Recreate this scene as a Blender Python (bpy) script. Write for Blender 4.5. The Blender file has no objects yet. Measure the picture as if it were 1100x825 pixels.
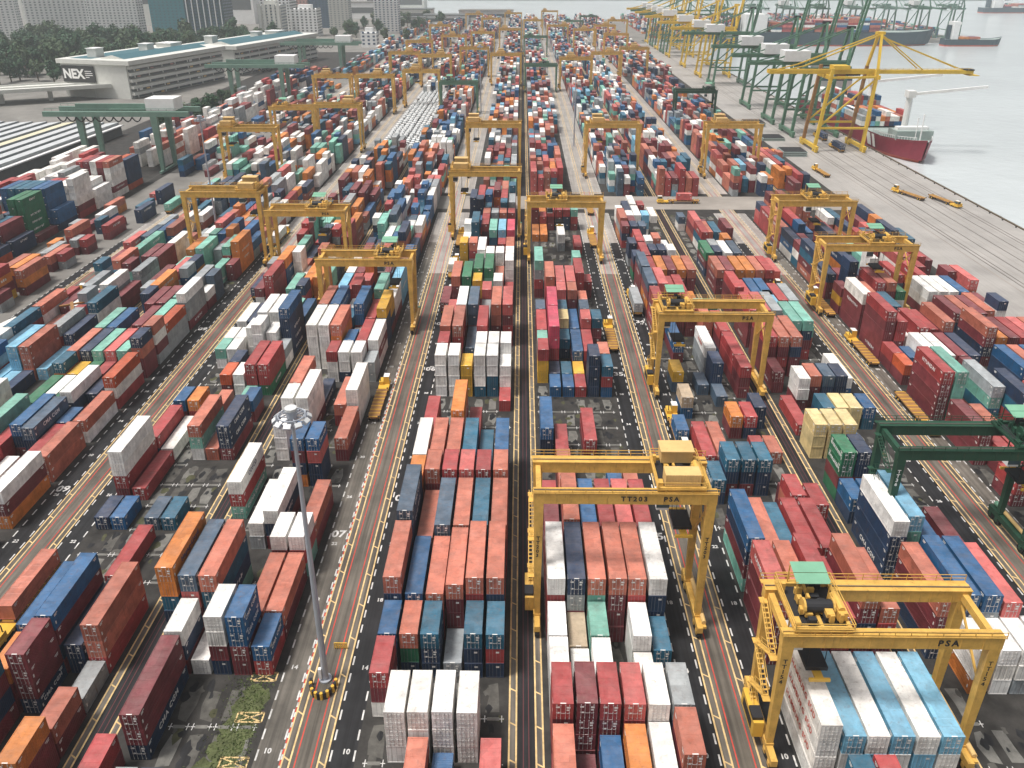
import bpy, bmesh, math, random
import numpy as np
from mathutils import Vector, Matrix
R = math.radians
rnd = random.Random(7)
S = bpy.context.scene
COL = S.collection

# ------------------------------------------------------------------ camera, sky, sun, exposure
CAM_H, PITCH, FPX = 89.8, R(23.6), 847.6
cam_d = bpy.data.cameras.new('camera')
cam_d.sensor_width = 36; cam_d.lens = 36 * FPX / 1100
cam_d.shift_y = -82.5 / 1100
cam_d.clip_start = 1; cam_d.clip_end = 40000
cam = bpy.data.objects.new('camera', cam_d); COL.objects.link(cam)
YAW = math.atan(11 * math.cos(PITCH) / FPX)
cam.location = (0, 0, CAM_H); cam.rotation_euler = (math.pi/2 - PITCH, 0, YAW)
S.camera = cam
SUN_EL, SUN_AZ = 68, 252            # degrees; azimuth clockwise from +Y (north)
W = bpy.data.worlds.new('World'); S.world = W; W.use_nodes = True
wn = W.node_tree; wn.nodes.clear()
sky = wn.nodes.new('ShaderNodeTexSky'); sky.sky_type = 'NISHITA'; sky.sun_disc = False
sky.sun_elevation = R(SUN_EL); sky.sun_rotation = R(SUN_AZ); sky.air_density = 1.0; sky.dust_density = 6.0; sky.ozone_density = 1.0
hs = wn.nodes.new('ShaderNodeHueSaturation'); hs.inputs['Saturation'].default_value = 0.22
bg = wn.nodes.new('ShaderNodeBackground'); bg.inputs[1].default_value = 0.05
wo = wn.nodes.new('ShaderNodeOutputWorld')
wn.links.new(sky.outputs[0], hs.inputs['Color']); wn.links.new(hs.outputs[0], bg.inputs[0]); wn.links.new(bg.outputs[0], wo.inputs[0])
sd = bpy.data.lights.new('sun', 'SUN'); sd.energy = 1.5; sd.angle = R(12); sd.color = (1, .955, .9)
sun = bpy.data.objects.new('sun', sd); COL.objects.link(sun)
dv = Vector((math.sin(R(SUN_AZ))*math.cos(R(SUN_EL)), math.cos(R(SUN_AZ))*math.cos(R(SUN_EL)), math.sin(R(SUN_EL))))
sun.rotation_euler = (-dv).to_track_quat('-Z', 'Y').to_euler(); sun.location = (0, 0, 300)
S.view_settings.view_transform = 'Standard'; S.view_settings.look = 'None'
S.cycles.volume_bounces = 3
S.view_settings.exposure = 1.2; S.view_settings.gamma = 1

# ------------------------------------------------------------------ materials
def mat(name, base=(.5, .5, .5), rough=.6, metal=0, src=None, noise=.12, nscale=.35, streak=0, streak_col=(.14, .06, .03), bump=None, spec=.3, dust_toplight=0, tracks=0):
    m = bpy.data.materials.new(name); m.use_nodes = True
    t = m.node_tree; N = t.nodes; L = t.links
    b = N['Principled BSDF']; b.inputs['Roughness'].default_value = rough; b.inputs['Metallic'].default_value = metal
    b.inputs['Specular IOR Level'].default_value = spec
    geo = N.new('ShaderNodeNewGeometry'); oi = N.new('ShaderNodeObjectInfo')
    if src == 'object':
        c = oi.outputs['Color']
    elif src == 'attr':
        a = N.new('ShaderNodeAttribute'); a.attribute_name = 'paint'; c = a.outputs['Color']
    else:
        r = N.new('ShaderNodeRGB'); r.outputs[0].default_value = (*base, 1); c = r.outputs[0]
    n1 = N.new('ShaderNodeTexNoise'); n1.inputs['Scale'].default_value = nscale; n1.inputs['Detail'].default_value = 6; n1.inputs['Roughness'].default_value = .65
    L.new(geo.outputs['Position'], n1.inputs['Vector'])
    mr = N.new('ShaderNodeMapRange'); mr.inputs[1].default_value = .3; mr.inputs[2].default_value = .7
    mr.inputs[3].default_value = 1 - noise; mr.inputs[4].default_value = 1 + noise * .6
    L.new(n1.outputs['Fac'], mr.inputs[0])
    mx = N.new('ShaderNodeMix'); mx.data_type = 'RGBA'; mx.blend_type = 'MULTIPLY'; mx.inputs[0].default_value = 1
    L.new(c, mx.inputs[6]); L.new(mr.outputs[0], mx.inputs[7]); c = mx.outputs[2]
    if streak:
        mp = N.new('ShaderNodeMapping'); mp.inputs['Scale'].default_value = (2.2, 2.2, .35)
        L.new(geo.outputs['Position'], mp.inputs['Vector'])
        n2 = N.new('ShaderNodeTexNoise'); n2.inputs['Scale'].default_value = .9; n2.inputs['Detail'].default_value = 8; n2.inputs['Roughness'].default_value = .7
        L.new(mp.outputs[0], n2.inputs['Vector'])
        r2 = N.new('ShaderNodeMapRange'); r2.inputs[1].default_value = .56; r2.inputs[2].default_value = .78; r2.inputs[3].default_value = 0; r2.inputs[4].default_value = streak
        L.new(n2.outputs['Fac'], r2.inputs[0])
        m2 = N.new('ShaderNodeMix'); m2.data_type = 'RGBA'; m2.inputs[7].default_value = (*streak_col, 1)
        L.new(r2.outputs[0], m2.inputs[0]); L.new(c, m2.inputs[6]); c = m2.outputs[2]
    if dust_toplight:                                             # chalky, dusty, stained roofs; brighter top light also painted into whatever faces up
        sp = N.new('ShaderNodeSeparateXYZ'); L.new(geo.outputs['True Normal'], sp.inputs[0])
        st = N.new('ShaderNodeMapRange'); st.inputs[1].default_value = .6; st.inputs[2].default_value = .9; L.new(sp.outputs['Z'], st.inputs[0])
        n3 = N.new('ShaderNodeTexNoise'); n3.inputs['Scale'].default_value = .55; n3.inputs['Detail'].default_value = 7; n3.inputs['Roughness'].default_value = .72; L.new(geo.outputs['Position'], n3.inputs['Vector'])
        r3 = N.new('ShaderNodeMapRange'); r3.inputs[1].default_value = .3; r3.inputs[2].default_value = .7; r3.inputs[3].default_value = dust_toplight*.25; r3.inputs[4].default_value = dust_toplight*1.6; L.new(n3.outputs['Fac'], r3.inputs[0])
        mm_ = N.new('ShaderNodeMath'); mm_.operation = 'MULTIPLY'; L.new(st.outputs[0], mm_.inputs[0]); L.new(r3.outputs[0], mm_.inputs[1])
        m3 = N.new('ShaderNodeMix'); m3.data_type = 'RGBA'; m3.inputs[7].default_value = (.66, .58, .54, 1); L.new(mm_.outputs[0], m3.inputs[0]); L.new(c, m3.inputs[6]); c = m3.outputs[2]
        vo = N.new('ShaderNodeTexVoronoi'); vo.distance = 'CHEBYCHEV'; vo.inputs['Scale'].default_value = .42; L.new(geo.outputs['Position'], vo.inputs['Vector'])
        sv = N.new('ShaderNodeSeparateColor'); L.new(vo.outputs['Color'], sv.inputs[0])
        rv = N.new('ShaderNodeMapRange'); rv.inputs[3].default_value = .86; rv.inputs[4].default_value = 1.08; L.new(sv.outputs[0], rv.inputs[0])
        mv = N.new('ShaderNodeMix'); mv.data_type = 'RGBA'; mv.blend_type = 'MULTIPLY'; mv.inputs[0].default_value = 1; L.new(c, mv.inputs[6]); L.new(rv.outputs[0], mv.inputs[7]); c = mv.outputs[2]
        n4 = N.new('ShaderNodeTexNoise'); n4.inputs['Scale'].default_value = 1.3; n4.inputs['Detail'].default_value = 9; n4.inputs['Roughness'].default_value = .75; L.new(geo.outputs['Position'], n4.inputs['Vector'])
        r4 = N.new('ShaderNodeMapRange'); r4.inputs[1].default_value = .62; r4.inputs[2].default_value = .74; r4.inputs[3].default_value = 0; r4.inputs[4].default_value = .6; L.new(n4.outputs['Fac'], r4.inputs[0])
        m4 = N.new('ShaderNodeMix'); m4.data_type = 'RGBA'; m4.inputs[7].default_value = (.09, .055, .04, 1); L.new(r4.outputs[0], m4.inputs[0]); L.new(c, m4.inputs[6]); c = m4.outputs[2]
    if tracks:                                           # tyre marks and oil streaks along the lanes
        mp = N.new('ShaderNodeMapping'); mp.inputs['Scale'].default_value = (1.6, .035, 1); L.new(geo.outputs['Position'], mp.inputs['Vector'])
        n5 = N.new('ShaderNodeTexNoise'); n5.inputs['Scale'].default_value = 1; n5.inputs['Detail'].default_value = 5; n5.inputs['Roughness'].default_value = .6; L.new(mp.outputs[0], n5.inputs['Vector'])
        r5 = N.new('ShaderNodeMapRange'); r5.inputs[1].default_value = .35; r5.inputs[2].default_value = .65; r5.inputs[3].default_value = 1-tracks; r5.inputs[4].default_value = 1+tracks*.5; L.new(n5.outputs['Fac'], r5.inputs[0])
        m5 = N.new('ShaderNodeMix'); m5.data_type = 'RGBA'; m5.blend_type = 'MULTIPLY'; m5.inputs[0].default_value = 1; L.new(c, m5.inputs[6]); L.new(r5.outputs[0], m5.inputs[7]); c = m5.outputs[2]
    L.new(c, b.inputs['Base Color'])
    if bump:
        axis_scale, dist = bump
        wv = N.new('ShaderNodeTexWave'); wv.bands_direction = 'Y'; wv.inputs['Scale'].default_value = axis_scale
        L.new(geo.outputs['Position'], wv.inputs['Vector'])
        bp = N.new('ShaderNodeBump'); bp.inputs['Distance'].default_value = dist; bp.inputs['Strength'].default_value = .7
        L.new(wv.outputs['Fac'], bp.inputs['Height']); L.new(bp.outputs[0], b.inputs['Normal'])
    return m

M = {}
M['paint'] = mat('container_paint', src='object', rough=.5, noise=.3, streak=.75, nscale=.6, dust_toplight=.085)
M['paint_mass'] = mat('stacked_container_paint', src='attr', rough=.55, noise=.28, streak=.6, nscale=.4, bump=(1.1, .03), dust_toplight=.085)
M['galv'] = mat('galvanised', (.52, .5, .49), .5, .1)
M['label'] = mat('label_white', (.78, .77, .74), .5)
M['letter_white'] = mat('lettering_white', (.8, .79, .77), .5, noise=.05)
M['letter_red'] = mat('lettering_red', (.5, .08, .05), .5, noise=.05)
M['letter_navy'] = mat('lettering_navy', (.03, .05, .13), .5, noise=.05)
M['letter_black'] = mat('lettering_black', (.03, .03, .03), .5, noise=.05)
M['yellow'] = mat('crane_yellow_paint', (.66, .4, .095), .45, noise=.25, streak=.7, nscale=.6)
M['yellow2'] = mat('quay_crane_yellow', (.68, .45, .05), .5, noise=.12, streak=.25)
M['tan'] = mat('machinery_house_tan', (.68, .46, .19), .5, noise=.15, streak=.3)
M['greenroof'] = mat('trolley_roof_green', (.19, .4, .27), .5, noise=.12)
M['dgreen'] = mat('crane_green_paint', (.02, .07, .042), .5, noise=.2, streak=.35)
M['pgreen'] = mat('pale_green_crane_paint', (.16, .26, .21), .5, noise=.15)
M['mgreen'] = mat('quay_crane_green', (.09, .19, .125), .5, noise=.15)
M['black'] = mat('machinery_black', (.025, .025, .028), .6)
M['rubber'] = mat('tyre_rubber', (.02, .02, .02), .8)
M['asphalt'] = mat('road_asphalt', (.145, .128, .106), .38, noise=.35, nscale=.12, tracks=.4)
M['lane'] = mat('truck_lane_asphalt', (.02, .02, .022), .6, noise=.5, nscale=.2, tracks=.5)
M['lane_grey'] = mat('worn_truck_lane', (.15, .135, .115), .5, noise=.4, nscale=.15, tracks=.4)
M['paleroad'] = mat('pale_road_glare', (.36, .335, .31), .45, noise=.3, nscale=.1, tracks=.25)  # wet glare on the distant roads and lanes, put into the base colour
M['yard'] = mat('yard_paving', (.04, .037, .034), .75, noise=.6, nscale=.3)
M['ground'] = mat('ground_concrete', (.2, .19, .175), .85, noise=.3, nscale=.05)
M['quay'] = mat('quay_concrete', (.36, .34, .32), .6, noise=.22, nscale=.05, tracks=.1)
M['cross'] = mat('cross_road_concrete', (.3, .27, .24), .7, noise=.25, nscale=.06)
M['pad'] = mat('pad_concrete', (.17, .165, .15), .85, noise=.45, nscale=.5)
M['pad2'] = mat('pad_concrete_stained', (.1, .095, .085), .85, noise=.5, nscale=.6)
M['soil'] = mat('soil_and_moss', (.075, .075, .04), .9, noise=.5, nscale=.6)
M['turf'] = mat('mossy_turf', (.1, .115, .05), .95, noise=.6, nscale=.5)
M['ly'] = mat('line_cream', (.7, .5, .24), .7, noise=.4, nscale=.8)
M['lr'] = mat('line_red', (.55, .07, .05), .7, noise=.3, nscale=.5)
M['dull'] = mat('gap_line_dull', (.14, .045, .05), .8)
M['lw'] = mat('line_white', (.6, .59, .57), .7, noise=.45, nscale=.8)
M['steel'] = mat('rail_steel', (.2, .17, .15), .5, .5)
M['shed_roof'] = mat('shed_roof_grey', (.5, .52, .53), .6, noise=.15)
M['k_roof'] = mat('cream_roof', (.62, .58, .42), .6)
M['white'] = mat('white_paint', (.78, .78, .77), .5, noise=.08)
M['mast'] = mat('mast_galvanised', (.42, .45, .5), .45, .3, noise=.1)
M['lamp'] = mat('floodlight_glass', (.62, .63, .63), .25)
M['hull'] = mat('ship_hull_maroon', (.24, .025, .045), .45, noise=.12)
M['boot'] = mat('ship_boot_red', (.42, .07, .04), .5)
M['hulldark'] = mat('ship_hull_dark', (.03, .06, .08), .5)
M['deck'] = mat('ship_deck_grey', (.3, .36, .34), .6)
M['conc'] = mat('building_concrete', (.62, .62, .58), .8, noise=.08)
M['recess'] = mat('housing_recess', (.3, .32, .33), .8)
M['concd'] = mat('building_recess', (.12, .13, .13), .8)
M['tealroof'] = mat('roof_teal', (.05, .14, .17), .5, noise=.1)
M['glass'] = mat('window_glass_dark', (.05, .09, .11), .2, spec=.5)
M['tealglass'] = mat('tower_glass_teal', (.06, .22, .26), .2, spec=.5)
M['pink'] = mat('building_pink', (.5, .28, .25), .7)
M['navywin'] = mat('building_navy', (.06, .1, .16), .4)
M['leaf'] = mat('leaves', (.036, .09, .042), .7, noise=.5, nscale=.3)
M['leaf2'] = mat('leaves_pale', (.06, .1, .045), .7, noise=.4, nscale=.3)
M['bark'] = mat('bark', (.1, .075, .05), .9)
M['grass'] = mat('grass', (.1, .135, .045), .9, noise=.6, nscale=.9)
M['orange'] = mat('trailer_orange', (.33, .17, .06), .6, noise=.3, streak=.5)
M['tyel'] = mat('truck_yellow', (.7, .42, .06), .45)
# sea with gentle ripples
def sea_mat():
    m = mat('sea_water', (.52, .56, .57), .18, noise=.1, nscale=.008, spec=.5)
    t = m.node_tree; N = t.nodes; L = t.links
    g = N.new('ShaderNodeNewGeometry'); n = N.new('ShaderNodeTexNoise'); n.inputs['Scale'].default_value = .16; n.inputs['Detail'].default_value = 7
    L.new(g.outputs['Position'], n.inputs['Vector'])
    b = N.new('ShaderNodeBump'); b.inputs['Strength'].default_value = .6; b.inputs['Distance'].default_value = .6
    L.new(n.outputs['Fac'], b.inputs['Height']); L.new(b.outputs[0], N['Principled BSDF'].inputs['Normal'])
    return m
M['sea'] = sea_mat()

# ------------------------------------------------------------------ mesh helpers
class MB:
    """collects quads with material slots, builds one mesh"""
    def __init__(s): s.v = []; s.f = []; s.m = []; s.mats = []
    def slot(s, m):
        if m not in s.mats: s.mats.append(m)
        return s.mats.index(m)
    def quad(s, a, b, c, d, m):
        i = len(s.v); s.v += [a, b, c, d]; s.f.append((i, i+1, i+2, i+3)); s.m.append(s.slot(m))
    def poly(s, pts, m):
        i = len(s.v); s.v += list(pts); s.f.append(tuple(range(i, i+len(pts)))); s.m.append(s.slot(m))
    def box(s, x0, x1, y0, y1, z0, z1, m, top=None):
        i = len(s.v)
        s.v += [(x0,y0,z0),(x1,y0,z0),(x1,y1,z0),(x0,y1,z0),(x0,y0,z1),(x1,y0,z1),(x1,y1,z1),(x0,y1,z1)]
        s.hexa_faces(i, m, top)
    def hexa_faces(s, i, m, top=None):
        k = s.slot(m)
        for q in ((3,2,1,0),(0,1,5,4),(1,2,6,5),(2,3,7,6),(3,0,4,7)):
            s.f.append(tuple(i+j for j in q)); s.m.append(k)
        s.f.append((i+4,i+5,i+6,i+7)); s.m.append(s.slot(top) if top else k)
    def frustum(s, c0, hx0, hy0, c1, hx1, hy1, m):
        i = len(s.v)
        for c, hx, hy in ((c0,hx0,hy0),(c1,hx1,hy1)):
            s.v += [(c[0]-hx,c[1]-hy,c[2]),(c[0]+hx,c[1]-hy,c[2]),(c[0]+hx,c[1]+hy,c[2]),(c[0]-hx,c[1]+hy,c[2])]
        s.hexa_faces(i, m)
    def bar(s, a, b, r, m, n=4, r2=None, caps=True):
        a = Vector(a); b = Vector(b); d = (b-a)
        if d.length < 1e-6: return
        d.normalize(); u = d.orthogonal() if abs(d.z) < .99 else Vector((1,0,0))
        if n == 4:
            u = Vector((0,0,1)).cross(d) if abs(d.z) < .99 else Vector((1,0,0)); u.normalize()
        u.normalize(); w = d.cross(u); i = len(s.v); k = s.slot(m); r2 = r if r2 is None else r2
        off = math.pi/4 if n == 4 else 0
        for p, rr in ((a,r),(b,r2)):
            for j in range(n):
                t = 2*math.pi*j/n + off; s.v.append(tuple(p + (u*math.cos(t) + w*math.sin(t))*rr*(1.414 if n == 4 else 1)))
        for j in range(n):
            s.f.append((i+j, i+(j+1)%n, i+n+(j+1)%n, i+n+j)); s.m.append(k)
        if caps:
            s.f.append(tuple(i+j for j in range(n))[::-1]); s.m.append(k); s.f.append(tuple(i+n+j for j in range(n))); s.m.append(k)
    def mesh(s, name):
        me = bpy.data.meshes.new(name); me.from_pydata([tuple(p) for p in s.v], [], s.f)
        for m in s.mats: me.materials.append(m)
        me.polygons.foreach_set('material_index', s.m); me.update(); return me
    def build(s, name, parent=None, **kw):
        return link(name, s.mesh(name), parent, **kw)

def link(name, me, parent=None, loc=None, rz=0):
    o = bpy.data.objects.new(name, me); COL.objects.link(o)
    if parent: o.parent = parent
    if loc: o.location = loc
    if rz: o.rotation_euler = (0, 0, rz)
    return o
def tag(o, label=None, cat=None, group=None, kind=None):
    if label: o['label'] = label
    if cat: o['category'] = cat
    if group: o['group'] = group
    if kind: o['kind'] = kind
    return o
def empty(name, loc=(0,0,0), rz=0):
    o = bpy.data.objects.new(name, None); COL.objects.link(o); o.location = loc; o.rotation_euler = (0, 0, rz); o.empty_display_size = .5; return o
def copy_tree(o, parent=None):
    c = o.copy(); COL.objects.link(c)
    if parent: c.parent = parent
    for ch in kids.get(o, []): 
        cc = copy_tree(ch, c); kids.setdefault(c, []).append(cc)
    return c
kids = {}
def child(o, parent):
    o.parent = parent; kids.setdefault(parent, []).append(o); return o
_tc = {}
def text_mesh(s, size=1.0, spacing=1.0, ext=.01, bold=0.02):
    key = (s, size, spacing, ext, bold)
    if key not in _tc:
        cu = bpy.data.curves.new('lettering', 'FONT'); cu.body = s; cu.size = size; cu.align_x = 'CENTER'; cu.align_y = 'CENTER'
        cu.space_character = spacing; cu.extrude = ext; cu.offset = bold * size; cu.resolution_u = 2
        o = bpy.data.objects.new('lettering', cu); COL.objects.link(o)
        bpy.context.view_layer.update()
        me = bpy.data.meshes.new_from_object(o.evaluated_get(bpy.context.evaluated_depsgraph_get()))
        bpy.data.objects.remove(o); _tc[key] = me
    return _tc[key]
def text_obj(s, size, m, parent, loc, rot, **kw):
    me = text_mesh(s, size, **kw).copy(); me.materials.clear(); me.materials.append(m)
    o = bpy.data.objects.new('lettering', me); COL.objects.link(o); child(o, parent); o.location = loc; o.rotation_euler = rot
    return o

def project(X, Y, Z):
    c, s = math.cos(PITCH), math.sin(PITCH); cp, sp = math.cos(YAW), math.sin(YAW)
    xr = X*cp + Y*sp; yr = -X*sp + Y*cp; D = CAM_H - Z
    zc = yr*c + D*s; yc = D*c - yr*s
    return 550 + FPX*xr/zc, 330 + FPX*yc/zc, zc

# ------------------------------------------------------------------ the setting: ground, sea, roads
def sheet(name, x0, x1, y0, y1, z, m, label, cat):
    b = MB(); b.quad((x0,y0,z),(x1,y0,z),(x1,y1,z),(x0,y1,z), m); o = b.build(name); return tag(o, label, cat, kind='structure')
QX = 185.3
b = MB()
b.quad((-9000,-200,0),(QX,-200,0),(QX,1000,0),(-9000,1000,0), M['ground'])
b.quad((-9000,1000,0),(150,1000,0),(150,1450,0),(-9000,1450,0), M['ground']); b.quad((-9000,1450,0),(-230,1450,0),(-330,2100,0),(-9000,2100,0), M['ground'])
b.quad((150,1050,0),(560,1050,0),(600,1420,0),(150,1420,0), M['ground'])
b.quad((-9000,2100,0),(-350,2100,0),(-700,9000,0),(-9000,9000,0), M['ground'])
b.quad((QX,1000,0),(QX,-200,0),(QX,-200,-6),(QX,1000,-6), M['quay'])
b.quad((150,1050,-6),(560,1050,-6),(560,1050,0),(150,1050,0), M['quay'])
b.quad((560,1050,-6),(600,1420,-6),(600,1420,0),(560,1050,0), M['quay'])
tag(b.build('ground'), 'pale concrete port ground reaching to the quay edge', 'ground', kind='structure')
b = MB(); b.quad((-12000,-400,-3),(14000,-400,-3),(14000,16000,-3),(-12000,16000,-3), M['sea'])
tag(b.build('sea'), 'calm grey sea beyond the quay', 'sea', kind='structure')
sheet('quay_apron', 133, QX-.2, -200, 1000, .004, M['quay'], 'wide pale concrete quay apron beside the water', 'quay')
sheet('gravel_track', -167.5, -163.5, 60, 900, .01, M['yard'], 'dark rail strip along the outer yard stacks', 'track')
sheet('outer_yard', -232, -167.6, 60, 900, .007, M['yard'], 'dark paving under the outer yard stacks', 'ground')
# quay rails, fender edge
b = MB()
for x in (151.6, 153.2, 176.1, 174.4, 158.5, 164.5, 170): b.box(x-.18, x+.18, -100, 1000, .004, .03, M['steel'])
for x, w in ((149, .5), (155.5, .25), (161.5, .25), (167.5, .25), (172.8, .25)): b.quad((x-w/2,-100,.01),(x+w/2,-100,.01),(x+w/2,1000,.01),(x-w/2,1000,.01), M['cross'])
tag(b.build('crane_rails'), 'steel crane rails let into the quay apron', 'rail', kind='structure')
b = MB(); b.box(QX-1.6, QX-.8, -100, 1000, .01, .35, M['bark'])
y = -100
while y < 800:
    b.box(QX+.02, QX+.7, y, y+1.6, -2.5, -.3, M['rubber']); b.box(QX-2.6, QX-2.2, y+3, y+3.4, .01, .5, M['black']); y += 9
tag(b.build('quay_kerb'), 'dull brown kerb with bollards and fenders along the quay edge', 'kerb', kind='structure')

# the yard blocks: gaps repeat every 54.1 m (53.6 to the right)
ROADS = [-134.5, -80.4, -26.3, 27.9, 81.2]
GAPS = [-107.4, -53.2, .95, 54.2, 108]
yard = MB(); lane = MB(); laneg = MB(); road = MB(); road_glare = MB(); ly = MB(); lr = MB(); lw = MB()
Y_A, Y_B = 30, 300
for k, (y0, y1) in enumerate(((30, 303), (322, 900))):
    z = .008
    for g in GAPS:
        yard.quad((g-25,y0,z),(g+25,y0,z),(g+25,y1,z),(g-25,y1,z), M['yard'])
    yard.quad((-160,y0,z),(-132.5,y0,z),(-132.5,y1,z),(-160,y1,z), M['ground'])
for r in ROADS:
    road.quad((r-2.75,30,.012),(r+2.75,30,.012),(r+2.75,232,.012),(r-2.75,232,.012), M['asphalt'])
    road_glare.quad((r-2.75,232,.012),(r+2.75,232,.012),(r+2.75,1430,.012),(r-2.75,1430,.012), M['paleroad'])
    for s in (-1, 1):
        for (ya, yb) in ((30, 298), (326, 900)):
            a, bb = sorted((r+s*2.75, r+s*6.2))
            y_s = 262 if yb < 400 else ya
            road_glare.quad((a,y_s,.0145),(bb,y_s,.0145),(bb,yb,.0145),(a,yb,.0145), M['paleroad'])
            if ya > 100: continue
            yb = 262
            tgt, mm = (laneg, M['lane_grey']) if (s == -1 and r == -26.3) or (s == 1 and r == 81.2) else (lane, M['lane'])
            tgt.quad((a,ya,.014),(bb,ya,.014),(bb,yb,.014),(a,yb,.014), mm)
        # ladder lines of the crane runway
        for d in (1.75, 2.7):
            x = r + s*d; ly.quad((x-.11,30,.02),(x+.11,30,.02),(x+.11,900,.02),(x-.11,900,.02), M['ly'])
        y = 40
        while y < 420:
            ly.quad((r+s*1.75,y,.021),(r+s*2.7,y-.6*s,.021),(r+s*2.7,y-.6*s+.22,.021),(r+s*1.75,y+.22,.021), M['ly']); y += 6.5
        x = r + s*1.05; lr.quad((x-.08,30,.02),(x+.08,30,.02),(x+.08,330,.02),(x-.08,330,.02), M['lr'])
        for d in (3.15, 6.05):
            x = r + s*d; y = 40
            while y < 420:
                if not 298 < y < 326: lw.quad((x-.11,y,.022),(x+.11,y,.022),(x+.11,y+1.5,.022),(x-.11,y+1.5,.022), M['lw'])
                y += 2.9
for g in GAPS:
    for s in (-1, 1):
        for d in (1.25, 2.15):
            x = g + s*d; ly.quad((x-.11,30,.02),(x+.11,30,.02),(x+.11,900,.02),(x-.11,900,.02), M['ly'])
        y = 40
        while y < 420:
            ly.quad((g+s*1.25,y,.021),(g+s*2.15,y-.5*s,.021),(g+s*2.15,y-.5*s+.22,.021),(g+s*1.25,y+.22,.021), M['ly']); y += 5.2
        for (ya, yb) in ((30, 298), (326, 900)):
            lane_x = sorted((g+s*1.27, g+s*2.13)); laneg.quad((lane_x[0],ya,.012),(lane_x[1],ya,.012),(lane_x[1],yb,.012),(lane_x[0],yb,.012), M['lane_grey'])
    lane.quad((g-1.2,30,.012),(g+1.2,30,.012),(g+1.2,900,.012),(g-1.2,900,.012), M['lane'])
    for x in (g-.35, g+.35): lr.quad((x-.05,30,.02),(x+.05,30,.02),(x+.05,300,.02),(x-.05,300,.02), M['dull'])
# red and white kerb dashes beside the mast road
y = 40
while y < 170:
    for i, mm in enumerate((M['lr'], M['lw'])): lr.quad((-29.28,y+i*.75,.024),(-29.08,y+i*.75,.024),(-29.08,y+i*.75+.7,.024),(-29.28,y+i*.75+.7,.024), mm)
    y += 1.5
tag(yard.build('yard_ground'), 'dark worn yard paving under the container stacks', 'ground', kind='structure')
tag(lane.build('truck_lane'), 'black asphalt truck lanes beside the stacks', 'lane', kind='structure')
tag(laneg.build('worn_truck_lane'), 'grey worn truck lanes and runway strips', 'lane', kind='structure')
tag(road.build('road'), 'grey brown asphalt roads between the crane runways', 'road', kind='structure')
tag(road_glare.build('glare_road'), 'yard roads running on into the distance, wet glare painted in pale', 'road', kind='structure')
tag(ly.build('cream_road_lines'), 'cream ladder lines marking the crane runways', 'road marking', kind='structure')
tag(lr.build('red_road_lines'), 'thin red lines along the yard roads', 'road marking', kind='structure')
sheet('cross_road', -23, 140, 303, 322, .03, M['cross'], 'pale cross road between two rows of yard blocks', 'road')

# white bay numbers and lane numbers painted on the ground
def flat_text(b, s, size, x, y, m, bold=.03):
    me = text_mesh(s, size, ext=0, bold=bold); i = len(b.v)
    for v in me.vertices: b.v.append((x + v.co.x, y + v.co.y, .026))
    for p in me.polygons:
        b.f.append(tuple(i + q for q in p.vertices)); b.m.append(b.slot(m))
P0 = .15; PITCHY = 6.36; YB0 = 65.9
for (x, s, yy) in ((-31.0, '07', 108), (-31.0, '07', 160), (-31, '07', 205), (-21.6, '06', 168), (-21.6, '06', 194), (-21.6, '06', 118), (23.4, '35', 166), (23.4, '35', 108), (32.6, '34', 196), (32.6, '34', 245), (-76, '08', 180), (-85, '09', 190), (85.5, '30', 155), (77.4, '31', 150), (-85, '09', 120)):
    flat_text(lw, s, 2.4, x, yy, M['lw'])
for r in ROADS:
    for s in (-1, 1):
        for k in range(-2, 34):
            if k % 2 == 0 and not 250 < YB0 + k*PITCHY < 326:
                flat_text(lw, str((k*2+9) % 40 + 1).zfill(2), 1.0, r + s*4.9, YB0 + k*PITCHY + 1.5, M['lw'])
tag(lw.build('white_road_dashes'), 'white dashes and numbers painted on the truck lanes', 'road marking', kind='structure')

# ------------------------------------------------------------------ container yard data
ROWX = {'B1': [-17.7+2.88*i for i in range(6)], 'B2': [5.2+2.82*i for i in range(6)],
        'B0': [-49.3+2.88*i for i in range(6)], 'A1': [-71.85+2.88*i for i in range(6)],
        'A2': [-103.4+2.88*i for i in range(6)], 'A3': [-126.0+2.88*i for i in range(6)], 'A4': [-157.5+2.88*i for i in range(6)],
        'B3': [35.7+2.84*i for i in range(6)], 'B4': [58.4+2.84*i for i in range(6)],
        'B5': [89.4+2.84*i for i in range(6)], 'B6': [112.2+2.84*i for i in range(6)],
        'L': [-196.5+2.75*i for i in range(11)]}
PAL = dict(s=(.55,.17,.11), o=(.72,.24,.05), O=(.58,.105,.035), r=(.43,.058,.06), m=(.22,.042,.052), p=(.62,.14,.13), P=(.72,.085,.15),
           b=(.018,.115,.27), n=(.022,.05,.11), t=(.02,.135,.22), l=(.2,.47,.65), w=(.84,.82,.78), g=(.34,.37,.385), k=(.72,.57,.28),
           T=(.5,.39,.27), G=(.03,.2,.1), a=(.22,.53,.43), y=(.74,.42,.035), d=(.07,.12,.18), B=(.4,.13,.09))
for _k in PAL:
    if _k not in 'wkgTl': PAL[_k] = tuple(q*.9 for q in PAL[_k])
CNAME = dict(s='terracotta', o='orange', O='vermilion', r='red', m='maroon', p='coral red', P='hot pink', b='blue', n='navy', t='teal blue', l='sky blue',
             w='white', g='grey', k='cream', T='tan', G='green', a='mint', y='yellow', d='slate', B='brown')
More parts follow.
